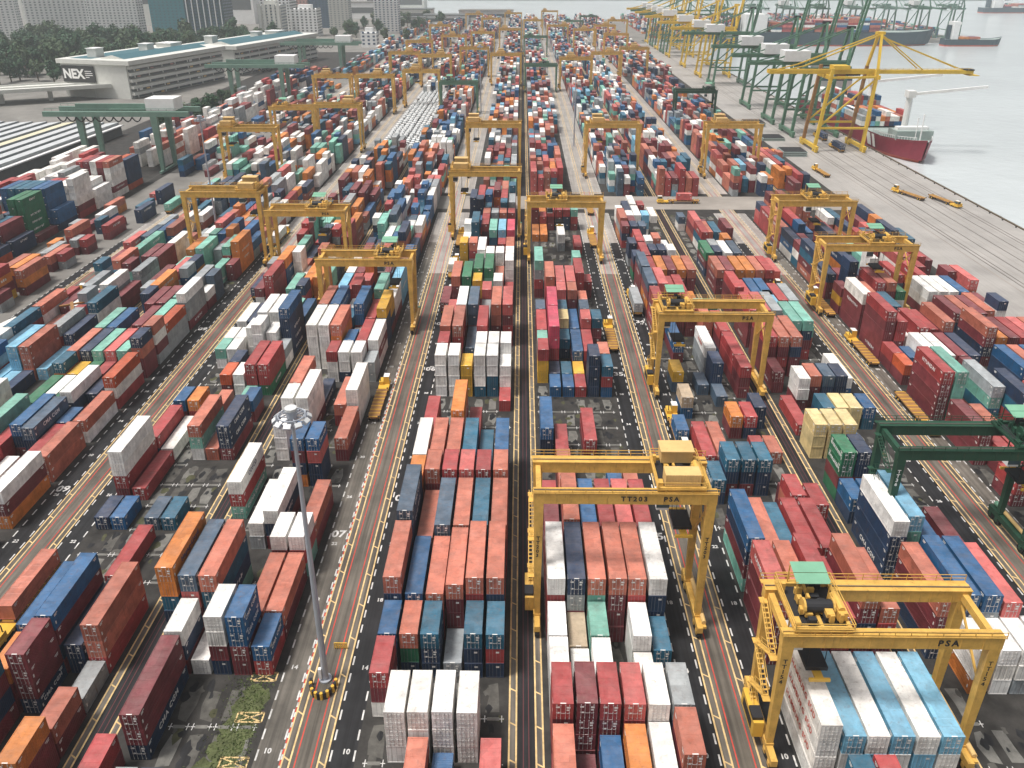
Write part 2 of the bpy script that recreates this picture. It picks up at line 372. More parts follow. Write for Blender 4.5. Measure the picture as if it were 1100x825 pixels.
SPEC = {
'B1': '''1 -2 S www; 4 -2 S mro; 2 -2 L ms; 3 -2 L b; 5 -2 L mp; 1-4 0 S www H; 0 1 S wmr; 0 2 S nnb; 1 2 S nGs; 2 2 S nnt; 3 2 S g; 4 2 S nnt; 5 2 S nrt;
0 3 L rrns H; 1 3 L nnb H; 2 3 L rrs H; 3 3 L mmms; 4 3 L nmrs H; 5 3 L rnns H; 0 5 L mrnnd; 1 5 L mrs; 2 5 L mrnd; 3 5 L mrrs; 4 5 L mnnt; 5 5 L rrms;
0 7 S msso; 1 7 S mrms H; 2 7 S nmmr H; 3 7 S mmrp H; 4 7 S nmmr H; 5 7 S mrrs H; 0 8 L rrgw; 1 8 L mmrs; 2 8 L rmms; 3 8 L mnnt; 4 8 L nnt; 5 8 L mnnb;
0 10 L rmr; 2 10 L mrso H; 3 10 L mr; 5 13 S r; 0-1 14 S wwww; 2 14 S yyy; 3 14 S twww; 4 14 S ttww; 5 14 S www; 3-4 15 S wwww; 5 15 S wwww; 0 15 S mrrr;
0 16 L mrrs H; 1 16 L mmrB H; 2 16 L nd H; 3 16 L rmmr H; 4 18 L rmBs H; 5 18 L mrmp H; 2 18 L nmdd H; 1 18 L rrww H; 0 18 L mmp; 3 18 L mgg; 3 20 S mmmp; 0 21 L rmms H; 1 21 L mGGG H; 2 21 S mmyy; 2-3 22 L GmaG H; 4 21 S mmww; 4 22 L mrs; 3-4 24 S wgww H; 5 23 S wwww H; 5 24 S rwww H; 5 22 S rr; 0 26 S gyyy; 1 26 S mgrs; 2 25 L mggw; 5 25 L mrrs; 4 27 L mmr; 0 28 S nnw; 0 29 S nnww; 1 28 L ttttt; 2 29 L nmmr; 3 28 L mmta; 4 28 L mrnl; 5 28 L tdpP; 5 31 S mrrr; 4 31 S mmrs; 3 31 S rttg; 1 31 S mrb; 2 31 S mrps''',
'B2': '''0 -2 L rms; 1 -2 L m; 2 -2 L mb H; 3 -2 L mro; 4 -1 S mww; 5 -1 S mmms; 0 0 S mrmr; 1 0 S mmmm; 2 0 S mrmr; 3 0 S mmrp; 4 0 S wgww; 5 0 S nnng;
0 1 S wgw; 0 2 S www; 1 1 S ww H; 1 2 S wT H; 2 1 S gaw; 2 2 S waa; 4 1 S ww; 4 2 S www; 5 2 S nt; 0 3 L mmrw H; 1 3 L mmgn H; 2 3 L mras H; 3 3 L mmms H; 4 3 L rmrs H; 5 3 L nnnw H;
0 5 L mmm; 1 5 L mrms H; 2 5 L mmnb; 3 5 L mrmr; 4 5 L rmrp; 5 5 L mmrr; 4 7 S mmb; 5 7 S mms; 0 7 S mr; 1 7 L mms; 0 10 L nnb; 1 9 L mr; 3 10 L mr;
0 15 S yyr H; 1 14 S b; 1 15 S n; 2 14 S b; 2 15 S t; 3 14 S r; 3 15 S y; 4 14 S nnnn; 5 14 S brt; 5 15 S mrs; 4 16 L mr; 3 16 L mb; 3 18 L nb; 1 16 L mrPP H; 1 18 L mrPP H; 0 16 S mga; 0 17 L mmr; 0 19 S mmd; 2 17 S nt; 2 18 S mmk; 2 19 S mnt; 3 20 S mmms; 4 18 S mmp; 4 19 S nnd; 5 18 S mmt; 4 20 S mrs;
1 21 L mmrs H; 2 21 L mrpp; 2 20 S mrpp; 3 21 L mrmp; 4 22 L mmrr; 5 23 S mr; 4 24 S mmga; 0 23 L mrga H; 3 29.4 L gw H; 0-1 31 L o; 5 29 L r; 0 33 S mmmr; 1 33 S mr; 2 33 S mmr; 3 33 S nmr; 4 33 S nnr; 5 33 S mra''',
'B0': '''2 -2 S mmg; 3 -2 S mnn; 5 -2 S mmn; 0 -2 L mr; 1 0 L nmm; 1 2 S mnw; 2 2 S w; 3 2 S nmww; 4 2 S mmbb; 5 2 S rb; 0 3 L mntoo; 1 3 L mmpd H; 2 3 L ants H; 4-5 3 L ms;
0 7.2 L arw; 2 6 L gw; 3 6 L mnw; 4 5 S mmw; 5 5 S arw; 5 6 L ms; 3 8.7 S onmb; 4 8.7 S nnpb; 1 10 S www; 1 11 S wwww; 2 10 S b; 2 11 L mwww; 1 12 L wwws; 2 12.6 L n; 4 12 L rs; 5 12 L www H; 5 10 L ms;
2 15 S wwr; 3 15 S nww; 4 15 S nww; 5 15 S gg; 5 16 L wmw; 0 16 L wwww H; 1 16 L wwww H; 2 16 L mmos H; 3 16 S mnb; 4 16 L mrr; 0 18 L rmms H; 1 18 L mnnb H; 2 18 S mnt; 3 18 L mmbb H; 4 18 L nnr; 5 18 S nnny; 5 19 S mnyy; 3 17 S mw; 5 20 L mww; 2 19 S mww''',
'A1': '''5 -1 S mmo; 5 0 S ms; 5 1 S g; 3 1 S nmmm; 4 2 L nn; 5 2 L rss H; 3 2 L mnmb; 2 2 L mnb H; 2 0 S mnmt; 2 1 S mmo; 3 4.5 L r; 0 6.7 S n; 1 6.7 S b; 3 6.7 S d; 4 6.7 S t;
0 8 L mrww; 1 8 L r; 0 10 L nr; 1 10 L w; 3 10 L was; 4 10 L s; 5 10 L mnn; 0 12.2 S mb; 1 12.2 S ro; 5 12.2 S mb; 3 14 S ww; 4 13 S a; 3 12 S ms; 4 14 L arr; 5 14 L Grr; 2 14 S mO; 2 15 S nn; 0-1 17 S ww; 0 16 S wa; 1 16 S ww; 3 16.4 S mwww; 2 17 S www; 4 16.6 S gww; 5 16 S wg; 5 17 L nnnnb; 0 18.5 L ww; 1 18.5 L mn; 2 18.5 L www; 3 18.5 L nww; 4 19 S mwr; 5 19 L mb''',
'A2': '''5 5.2 S b; 5 6.7 L omw; 5 8.8 L ss H; 5 10.9 L ws; 5 13 L rwO; 3 9.8 L mnd; 4 10.8 S mb; 4 8.8 L mr; 2 10 L mnb; 3 12 L mnw; 4 12.6 L mn; 2 12.4 L gG; 1 12 L ww; 0 12 L mG; 4 15 S wga; 4 15.9 L mgs; 5 15.2 S mmsn; 5 16.3 S gmws; 3 15 L mmp; 2 15 L gsa; 3 14 S mr; 2 14.2 S mG; 1 14 S yy; 1 15 L mnn; 0 15 L mms; 5 17.3 L ggO; 4 17.9 L maa; 3 17.2 L mmm; 2 17.2 L ms; 1 17 L nnb; 0 17 L mga; 5 19.4 L mggw; 4 20 L mma; 3 19.4 L nmm; 2 19.3 L mmm; 5 21.5 S mw; 5 22.5 S ddd''',
'B3': '''1 -1.6 S mmt; 2 -1.6 S mmr; 0 -.4 L wwww; 1 -.4 L wwl H; 2 -.4 L wlw H; 3 -.4 L wwl H; 4 -.4 L wlw H; 5 -.4 L wwl H; 0 2.4 L mmmp H; 1 2.4 L mmrs H; 2 2.4 L mmmmr; 3 2.4 L mrr H; 4 2.4 L nmnms; 5 2.4 L mmrs;
0 4.6 L amnb; 1 4.6 L mms H; 2 4.6 L mnt; 3 4.6 L mmr H; 4 4.6 L mrr H; 5 6.4 S mmr; 4 6.8 S msr; 0 8 S nt; 1 8.4 S mnt; 2 8.4 S mnt; 3 8.4 S nnt; 4 7 S mm; 0 9.2 L mr; 1 9.2 L ms; 4 10 S r; 5 10 S s; 3 11.4 S mo; 4 11.4 S nr; 5 12 S nn;
0 12.6 S bT; 0 14.4 S dy; 2 14.2 S d; 3 13.4 S d; 3 14.3 S nnn; 3 15.5 L ggw; 1 16.7 L mb; 5 14 S mmr; 5 15 L mrr; 5 17 L nmr; 4 18 L mss;
0 18.6 L mrmr; 1 18.8 S omw; 0 20.8 L momd; 2 19 S mmb; 3 19 L mmr; 4 19.2 S aGa; 5 19.2 S mmG; 1 20.8 L mmmp; 2 20.8 L mmr; 3 21 L mmr; 4 21 S mo; 0 22.9 L mmmd; 2 23.5 L mmo; 3 23.5 L mmm; 4 23.5 L mmo; 5 23.5 L mms; 1 23.4 L mnr; 0 25.3 S Gmn; 1 25.5 L mrr; 2 26.2 S mnn; 3 26.2 S nnn; 4 26.2 S nnw; 0 27.2 S gnn; 1 27.6 L rrr; 2 27.6 S www; 3 28 S mms; 4 28 S mw; 0 30 S rnm; 1 30 S mmn; 2 30 S nnd; 1 32 S www; 2 32 L www; 3 32 S wll; 0 33 S mww; 2 34.2 L www; 3 34 S mrr; 5 34.5 L w''',
'B4': '''1-4 1.7 S oww; 0 2.6 L nmms; 1 2.6 L nmnb H; 2 2.6 L angb H; 3 2.6 L mmpp; 0 5 L nnnw H; 1 5.2 L nmal H; 2 5 L mnb; 3 5 L m; 4 5 L mm; 0 8.2 S GmGG; 1 8.2 S nmnn; 0 7.2 S nb; 1 7.2 S mb; 2 8.4 S mG; 0-2 10.3 S kkk; 3 11 S b; 3-4 12 S kk; 2 12 S nt; 0 11.6 L r; 1 13.2 S mww; 2 13.4 S mms; 3 13.4 S nnd; 4 13.4 S nnn; 0 14.4 L mm; 5 12 S tb;
0 15.6 L mmmr; 1 15.6 L mrms; 2 15.6 L mmns; 3 17 L mnma; 4 17 L rmna; 0 18 L mmmr; 1 18 L rmmp; 2 18 L nmng; 3 19.2 L mml; 0 20.4 L mmmr; 1 20.4 L mmr; 2 20.6 L nnb; 3 20.6 L mnb; 4 20 L mrr; 5 20 L mmg; 0-5 23.5 L mms; 0 25.8 L nmG; 1 26 S mmn; 2 25.8 L mww; 3 25.8 L mmd''',
'B5': '''0 8 S mr; 1 9 L mr; 2 9.2 L mr; 0 10 L mmm; 1 10.4 L nb; 2 10.4 L ms; 0 12.6 L mmmr H; 1 12.6 L aaaa H; 0 15 S mO; 0 16 S mr; 1 15.6 S nb; 2 15 L www; 3 15 L www; 4 15 L wwm; 0 17 L mmmmr; 1 17 L mmrr; 2 17.4 S gw; 0 19.2 L mmmw H; 1 19.2 L mmms; 2 19.4 L gtg; 3 19.4 L mat; 0 21.3 S mym; 3 21 L mmmr; 4 21 L mmms; 5 15 L nnn; 5 17 L nmms; 4 17.2 L mmr; 5 21 L mwG''',
'B6': '''0 12 L mp; 1 11 L mr; 0 14 L nnb; 1 14 L nms; 2 14 L mab; 3 14 L mms; 4 14 L mmr; 0 16.5 L mnms; 1 16.5 L mro; 2 16.5 L mmm; 3 16.5 L mmr; 4 16.5 L mmp; 5 16.5 L mms; 0 18.7 L nnm; 1 18.7 L mms; 2 18.7 L mmm; 3 19 L mms; 0 21 L mww; 1 21 L mmw; 2 21 L nmw; 3 21 L nnb''',
'A4': '''0 17 S r; 0 21 L mms; 1 21 L mrm; 2 21 L moag; 3 21 L ymor; 4 21 S gm; 4 23 L mos; 3 23.4 L mmo; 2 23.4 L mrB; 1 23.6 S ms; 3 26 L ms; 4 26.4 S gr; 2 26.5 L wg; 3 28.5 S mg; 4 28.6 S mr; 1 28 S mo; 2 29 L mrs; 4 31 L mr; 3 33 S m; 0 13 L s; 1 17.5 L ms''',
'L': '''8 26 L nnn; 9 26 L nnnn; 10 26 L On; 10 28.2 L nn; 9 28.2 L mmmm; 8 28.2 L mmmt; 9 30.4 L GGGGGG; 8 30.4 L GGGGGG; 10 30.4 L m; 7 30.4 L mtrn; 10 32.6 L nbb; 9 32.6 L nbbbbb; 8 32.6 L mnnbbb; 7 32.6 L nbbbbt; 6 32.6 L nbbbmt; 5 32.6 L mbbbbt; 4 32.6 L nnbbbb; 10 34.8 L rmwwww; 9 34.8 L rnwww; 8 34.8 L mmwww; 7 34.8 L wwwwr; 6 34.8 L wwwwr; 10 37 L www; 9 37 L wwww; 8 37 L mwww; 7 37 L mwwww; 10 39.2 L wmwwws; 9 39.2 L mmmmmr; 8 39.2 L wgwwww; 7 39.2 L mmmmmm; 6 39.2 L wmwwwr; 10 41.4 L Onnnn; 9 41.4 L dnnnO; 8 41.4 L mwmm; 7 41.4 L mwww; 6 41.4 L wwww; 5 41.4 L mnww''',
}
TEXTS = {('B0',4,2,3): 'CMA CGM', ('B0',4,2,2): 'CMA CGM', ('B0',5,2,1): 'CMA CGM', ('B0',1,0,0): 'CMA CGM', ('A1',3,1,0): 'CMA CGM', ('A1',2,0,3): 'CMA CGM', ('A1',2,0,1): 'CMA CGM',
         ('A1',5,10,2): 'CMA CGM', ('A1',5,10,1): 'CMA CGM', ('B0',0,7.2,2): 'COSCO', ('B0',3,6,1): 'CMA CGM', ('B0',0,3,4): 'Hapag-Lloyd', ('B0',2,3,1): 'HAMBURG SÜD', ('B0',0,7.2,0): 'CHINA SHIPPING',
         ('B3',0,2.4,3): 'HAMBURG SÜD', ('B3',0,-.4,3): 'HAMBURG SÜD', ('B3',0,-.4,2): 'HAMBURG SÜD', ('B3',0,-.4,1): 'HAMBURG SÜD', ('B5',0,12.6,3): 'HYUNDAI', ('B4',0,8.2,3): 'EVERGREEN', ('B4',0,8.2,2): 'EVERGREEN', ('B4',0,8.2,0): 'EVERGREEN',
         ('A2',3,9.8,2): 'CMA CGM', ('B3',0,8,1): 'CMA CGM', ('B0',4,8.7,3): 'CMA CGM', ('B0',4,8.7,1): 'CMA CGM', ('B4',0,5,0): 'CMA CGM', ('B3',1,16.7,1): 'MAERSK', ('B0',2,12.6,0): 'CMA CGM', ('A1',5,14,0): 'CHINA SHIPPING', ('B1',0,5,4): 'CMA CGM', ('B3',3,15.5,2): 'HANJIN', ('B2',1,3,0): '', ('A2',4,12.6,1): 'CMA CGM', ('B5',0,15,1): 'HAMBURG SÜD', ('B5',0,16,1): 'HAMBURG SÜD'}
RECS = []; OCC = {}
def add_stack(blk, row, k, size, cols, hc):
    Ln = 12.19 if size == 'L' else 6.06
    h = 2.9 if hc else 2.59
    y0 = YB0 + P0 + PITCHY*k
    jx = rnd.uniform(-.07, .07); z = 0.03
    OCC.setdefault((blk, row), []).append((y0-.2, y0+Ln+.2))
    for t, c in enumerate(cols):
        RECS.append(dict(blk=blk, row=row, k=k, size=size, L=Ln, h=h, z=z, c=c, t=t, n=len(cols), X=ROWX[blk][row]+jx+rnd.uniform(-.03,.03), Y=y0+Ln/2+rnd.uniform(-.06,.06), sk=len(STACKS)))
        z += h + .005
    STACKS.append((blk, row, y0))
STACKS = []
for blk, txt in SPEC.items():
    for e in txt.replace('\n', '').split(';'):
        w = e.split()
        if not w: continue
        a, b_ = (w[0].split('-') if '-' in w[0] else (w[0], w[0]))
        for row in range(int(a), int(b_)+1):
            cols = w[3]
            if blk == 'B4' and w[1] == '23.5': cols = ['mms','nmm','mmo','mGo','nms','mmr'][row]
            if blk == 'B4' and w[1] == '1.7': cols = ['oww','www','gww','wgw'][row-1]
            add_stack(blk, row, float(w[1]), w[2], cols, len(w) > 4)
def free(blk, row, ya, yb): return all(yb < a or ya > b_ for a, b_ in OCC.get((blk, row), []))
RUN = {}
def fill(blk, k0, k1, rows, dens, pal, tiers, p20=.45, hc=.3):
    for row in rows:
        k = k0 + rnd.choice((0, 0, 1))
        while k < k1:
            size = 'S' if rnd.random() < p20 else 'L'
            n = 1 if size == 'S' else 2
            y0 = YB0 + P0 + PITCHY*k; y1 = y0 + (6.06 if size == 'S' else 12.19)
            if rnd.random() < dens and free(blk, row, y0, y1):
                nt = max(1, min(5, rnd.choice(tiers)))
                cols = ''.join(rnd.choice(pal) for _ in range(nt))
                if rnd.random() < .35: cols = cols[0]*nt
                key = (blk, int(k/2)); 
                if key in RUN and rnd.random() < .5: cols = RUN[key]*nt if rnd.random() < .6 else cols[:-1] + RUN[key]
                elif key not in RUN: RUN[key] = rnd.choice(pal)
                add_stack(blk, row, k, size, cols, rnd.random() < hc)
            k += n
MIX = 'sssrrmmmmnnnttbbbwwwwwwgggaaoopBdl'
REDS = 'sssrrmmmmmnnnbttwwwgaoopd'
WH = 'wwwwwwmrsnbg'
fill('B1', 33, 37, range(6), .8, MIX, (3,4,4)); fill('B2', 34, 37, range(5), .85, REDS, (2,3,3))
fill('B0', 20, 41, range(6), .8, MIX+'ww', (2,3,3,4)); fill('A1', 20, 41, range(6), .8, MIX+'wwo', (2,3,3,4))
fill('A2', 10, 41, range(6), .8, MIX+'gga', (2,3,3,4)); fill('A2', 5, 12, range(0, 4), .8, MIX, (1,2,3))
fill('A3', 10, 41, range(6), .82, MIX+'gga', (1,2,3,3)); fill('A4', 31, 40, range(6), .35, REDS, (1,2)); fill('A4', 12, 22, range(0, 3), .2, REDS, (1,2))
fill('B3', 24, 29, range(2), .8, REDS, (3,4)); fill('B3', 27, 34, range(2), .55, REDS, (3,4))
fill('B4', 24, 34, range(6), .28, REDS, (1,2,3)); fill('B4', 13, 23, range(6), .75, REDS, (2,3,4), .3)
fill('B5', 7, 24, range(2, 6), .8, REDS, (2,3,4), .25); fill('B6', 9, 22, range(6), .8, REDS, (2,3,4), .2)
fill('B5', 23, 35, range(6), .75, REDS, (2,3,3,4), .35); fill('B6', 22, 34, range(0, 6), .7, REDS, (2,3), .25)
# beyond the cross road
for blk in ('B0', 'B1', 'B2', 'B3', 'B4', 'B5'):
    p20 = .75 if blk in ('B1', 'B2') else .5
    fill(blk, 40.3, 60, range(1, 6) if blk in ('B1',) else (range(0, 5) if blk == 'B2' else range(6)), .88, MIX + ('wwp' if blk == 'B1' else 'ss'), (2,3,3,4,4), p20)
fill('A1', 41.2, 52, range(6), .85, MIX, (2,3,4))
fill('A2', 40.3, 60, range(6), .85, MIX, (2,3,4)); fill('A3', 41.2, 75, range(6), .8, MIX+'wwo', (2,3,3,4)); fill('A4', 45, 90, range(6), .6, MIX, (1,2,3))
fill('B6', 40.3, 56, range(0, 4), .75, REDS, (2,3,3)); fill('L', 47, 100, range(3, 11), .7, WH, (2,3,4,5), .1); fill('L', 24, 44, range(0, 8), .9, WH, (4,5,5), .05, .6)
for a, z2 in ((61, 92), (97, 150), (156, 214)):
    for blk in ('B0', 'B1', 'B2', 'B3', 'B4', 'B5'):
        fill(blk, a, z2, range(6), .85, MIX, (2,3,3,4), .6 if a < 90 else .3)
    fill('A2', a, z2, range(6), .8, MIX, (2,3,4)); fill('B6', a, z2, range(6 if a > 92 else 3), .7, REDS, (2,3,3), .3); fill('A4', max(a, 92), z2, range(6), .6, MIX, (2,3), .3); fill('A1', a if a > 92 else 84, z2, range(6), .8, MIX, (2,3,4), .4)
    fill('A3', max(a, 76), z2, range(6), .6, MIX, (2,3), .3)

# --------- which containers show largest: a small z-buffer of the yard from the camera position
def pick_largest(recs, want):
    Wd, Hd = 880, 660; zb = np.full((Hd, Wd), 1e9, np.float32); idb = np.full((Hd, Wd), -1, np.int32); sc = Wd/1100
    for i, r in enumerate(recs):
        if r['Y'] > 330: continue
        x0, x1 = r['X']-1.22, r['X']+1.22; y0, y1 = r['Y']-r['L']/2, r['Y']+r['L']/2; z0, z1 = r['z'], r['z']+r['h']
        xs = x1 if r['X'] < 0 else x0
        for q in (((x0,y0,z1),(x1,y0,z1),(x1,y1,z1),(x0,y1,z1)), ((x0,y0,z0),(x1,y0,z0),(x1,y0,z1),(x0,y0,z1)), ((xs,y0,z0),(xs,y1,z0),(xs,y1,z1),(xs,y0,z1))):
            p = np.array([project(*v) for v in q]); px = p[:, 0]*sc; py = p[:, 1]*sc; iz = 1/p[:, 2]
            a0, a1 = max(0, int(px.min())), min(Wd-1, int(px.max())+1); b0, b1 = max(0, int(py.min())), min(Hd-1, int(py.max())+1)
            if a1 <= a0 or b1 <= b0: continue
            gx, gy = np.meshgrid(np.arange(a0, a1+1)+.5, np.arange(b0, b1+1)+.5)
            A = np.c_[px, py, np.ones(4)]; co = np.linalg.lstsq(A, iz, rcond=None)[0]
            inv = co[0]*gx + co[1]*gy + co[2]; s1 = np.ones_like(gx, bool); s2 = np.ones_like(gx, bool)
            for j in range(4):
                k = (j+1) % 4; e = (px[k]-px[j])*(gy-py[j]) - (py[k]-py[j])*(gx-px[j]); s1 &= e >= 0; s2 &= e <= 0
            ins = (s1 | s2) & (inv > 0); d = 1/np.maximum(inv, 1e-6)
            zz = zb[b0:b1+1, a0:a1+1]; hit = ins & (d < zz); zz[hit] = d[hit]; idb[b0:b1+1, a0:a1+1][hit] = i
    cnt = np.bincount(idb[idb >= 0], minlength=len(recs))
    return list(np.argsort(-cnt)[:want]), cnt
CHOSEN, CNT = pick_largest(RECS, 300)
CHOSEN = set(int(i) for i in CHOSEN)

# --------- one container of each kind
CW = 2.438
def container_meshes(Ln, h):
    x1 = CW/2; y1 = Ln/2; P = M['paint']; G2 = M['galv']
    b = MB()
    for sx in (-1, 1):                                  # corrugated side walls between posts
        pts = []; y = -y1 + .16; per = .278; nW = int((Ln-.32)/per); per = (Ln-.32)/nW
        for i in range(nW):
            for f, d in ((0, 0), (.3, 0), (.45, .045), (.85, .045)): pts.append((y + per*(i+f), d))
        pts.append((y1-.16, 0))
        for (ya, da), (yb, db) in zip(pts[:-1], pts[1:]):
            A = (sx*(x1-.012-da), ya, .14); B = (sx*(x1-.012-db), yb, .14); C2 = (B[0], yb, h-.1); D2 = (A[0], ya, h-.1)
            b.quad(*((A, B, C2, D2) if sx > 0 else (B, A, D2, C2)), P)
        b.box(*sorted((sx*x1, sx*(x1-.06))), -y1+.15, y1-.15, .0, .15, P); b.box(*sorted((sx*x1, sx*(x1-.08))), -y1+.15, y1-.15, h-.11, h, P)
        for sy in (-1, 1):
            b.box(*sorted((sx*x1, sx*(x1-.16))), *sorted((sy*y1, sy*(y1-.17))), .12, h-.12, P)
            for zz in (0, h-.12): b.box(*sorted((sx*(x1+.004), sx*(x1-.165))), *sorted((sy*(y1+.004), sy*(y1-.18))), zz, zz+.122, P)
    n = 10 if Ln > 8 else 5                              # roof in shallow pressed panels
    for i in range(n):
        ya = -y1+.17 + (Ln-.34)*i/n; yb = -y1+.17 + (Ln-.34)*(i+1)/n
        b.quad((-x1+.08,ya,h-.03),(x1-.08,ya,h-.03),(x1-.08,ya+.08,h-.055),(-x1+.08,ya+.08,h-.055), P)
        b.quad((-x1+.08,ya+.08,h-.055),(x1-.08,ya+.08,h-.055),(x1-.08,yb-.08,h-.02),(-x1+.08,yb-.08,h-.02), P)
        b.quad((-x1+.08,yb-.08,h-.02),(x1-.08,yb-.08,h-.02),(x1-.08,yb,h-.03),(-x1+.08,yb,h-.03), P)
    for sy in (-1, 1):
        b.box(-x1+.16, x1-.16, *sorted((sy*y1, sy*(y1-.17))), h-.13, h-.002, P); b.box(-x1+.16, x1-.16, *sorted((sy*y1, sy*(y1-.1))), 0, .14, P)
    for sx in (-1, 1):
        for (yy, zz, ln) in ((-y1+.45, h-.42, .75), (-y1+.45, h-.62, .5), (y1-1.3, h-.42, .8), (y1-1.1, h-.66, .55), (-y1+.35, .75, .22)):
            b.box(*sorted((sx*(x1-.011), sx*(x1-.004))), yy, yy+ln, zz, zz+.13 if ln > .3 else zz+.5, M['label'])
    b.quad((x1-.16,y1-.04,.14),(-x1+.16,y1-.04,.14),(-x1+.16,y1-.04,h-.13),(x1-.16,y1-.04,h-.13), P)
    body = b.mesh('body')
    d = MB()                                             # one door leaf, hinge at its left edge (x = 0 .. w)
    w = (CW-.32)/2 - .01; z0, z1 = .15, h-.14
    d.box(0, w, -.045, 0, z0, z1, P)
    for zz in np.linspace(z0+.25, z1-.3, 4): d.box(.06, w-.06, -.062, -.0455, zz, zz+.07, P)
    for xx in (w*.3, w*.74):
        d.bar((xx, -.1, z0-.06), (xx, -.1, z1+.06), .024, G2, 6)
        for zz in (z0+.12, z0+1.0, z1-.12): d.box(xx-.06, xx+.06, -.085, -.0455, zz-.04, zz+.04, G2)
        d.box(xx-.02, xx+.32, -.125, -.1, z0+.92, z0+.97, G2)
    d.box(w*.2, w*.62, -.068, -.063, z1-.55, z1-.3, M['label']); d.box(w*.4, w*.62, -.068, -.063, z0+.9, z0+1.1, M['label'])
    left = d.mesh('door')
    del d.v[-16:], d.f[-12:], d.m[-12:]
    d2 = MB(); d2.v = [(-p[0], p[1], p[2]) for p in d.v]; d2.f = [f[::-1] for f in d.f]; d2.m = d.m; d2.mats = d.mats
    i0 = d2.slot(M['label'])
    d2.box(-w*.62, -w*.2, -.068, -.063, z1-.62, z1-.34, M['label']); d2.box(-w*.62, -w*.32, -.068, -.063, z1-1.0, z1-.78, M['label'])
    right = d2.mesh('door')
    hm = MB(); hm.box(-.34, .34, -y1+.02, -y1+.14, h-.0015, h+.002, M['label'])
    return body, left, right, hm.mesh('height_mark')
CM = {(l, h): container_meshes(l, h) for l in (12.19, 6.06) for h in (2.59, 2.9)}
PLACE = {'B1': ('left of the middle lane', lambda r: 6-r), 'B2': ('right of the middle lane', lambda r: r+1), 'B0': ('left of the mast road', lambda r: 6-r),
         'A1': ('right of the outer road', lambda r: r+1), 'A2': ('left of the outer road', lambda r: 6-r), 'A3': ('left of the second gap', lambda r: 6-r), 'A4': ('left of the gravel road', lambda r: 6-r),
         'B3': ('right of the twin red line road', lambda r: r+1), 'B4': ('left of the quayside road', lambda r: 6-r), 'B5': ('right of the quayside road', lambda r: r+1), 'B6': ('beside the quay apron', lambda r: 6-r), 'L': ('under the bridge cranes', lambda r: 11-r)}
PLACE['B3'] = ('right of the trailer road', lambda r: r+1)
ORD = ['', 'first', 'second', 'third', 'fourth', 'fifth', 'sixth', 'seventh', 'eighth', 'ninth', 'tenth', 'eleventh', 'twelfth', 'thirteenth', 'fourteenth', 'fifteenth', 'sixteenth', 'seventeenth', 'eighteenth', 'nineteenth', 'twentieth'] + ['far'] * 60
DOWN = {0: 'topmost', 1: 'second down', 2: 'third down', 3: 'fourth down', 4: 'fifth down', 5: 'sixth down'}
seen = {}                                                # visible stacks of each row, nearest first
for i, r in enumerate(RECS):
    if CNT[i] > 3: seen.setdefault((r['blk'], r['row']), {})[r['sk']] = STACKS[r['sk']][2]
ORDER = {}
for key, dct in seen.items():
    for j, (sk, y) in enumerate(sorted(dct.items(), key=lambda t: t[1])): ORDER[sk] = j + 1
mass_v = []; mass_f = []; mass_c = []
def mass_box(x0, x1, y0, y1, z0, z1, c, faces='tfslb'):
    i = len(mass_v); mass_v.extend([(x0,y0,z0),(x1,y0,z0),(x1,y1,z0),(x0,y1,z0),(x0,y0,z1),(x1,y0,z1),(x1,y1,z1),(x0,y1,z1)])
    F = {'t': (4,5,6,7), 'f': (0,1,5,4), 's': (1,2,6,5), 'l': (3,0,4,7), 'b': (2,3,7,6)}
    for k in faces: mass_f.append(tuple(i+j for j in F[k])); mass_c.append(c)
protos = {}
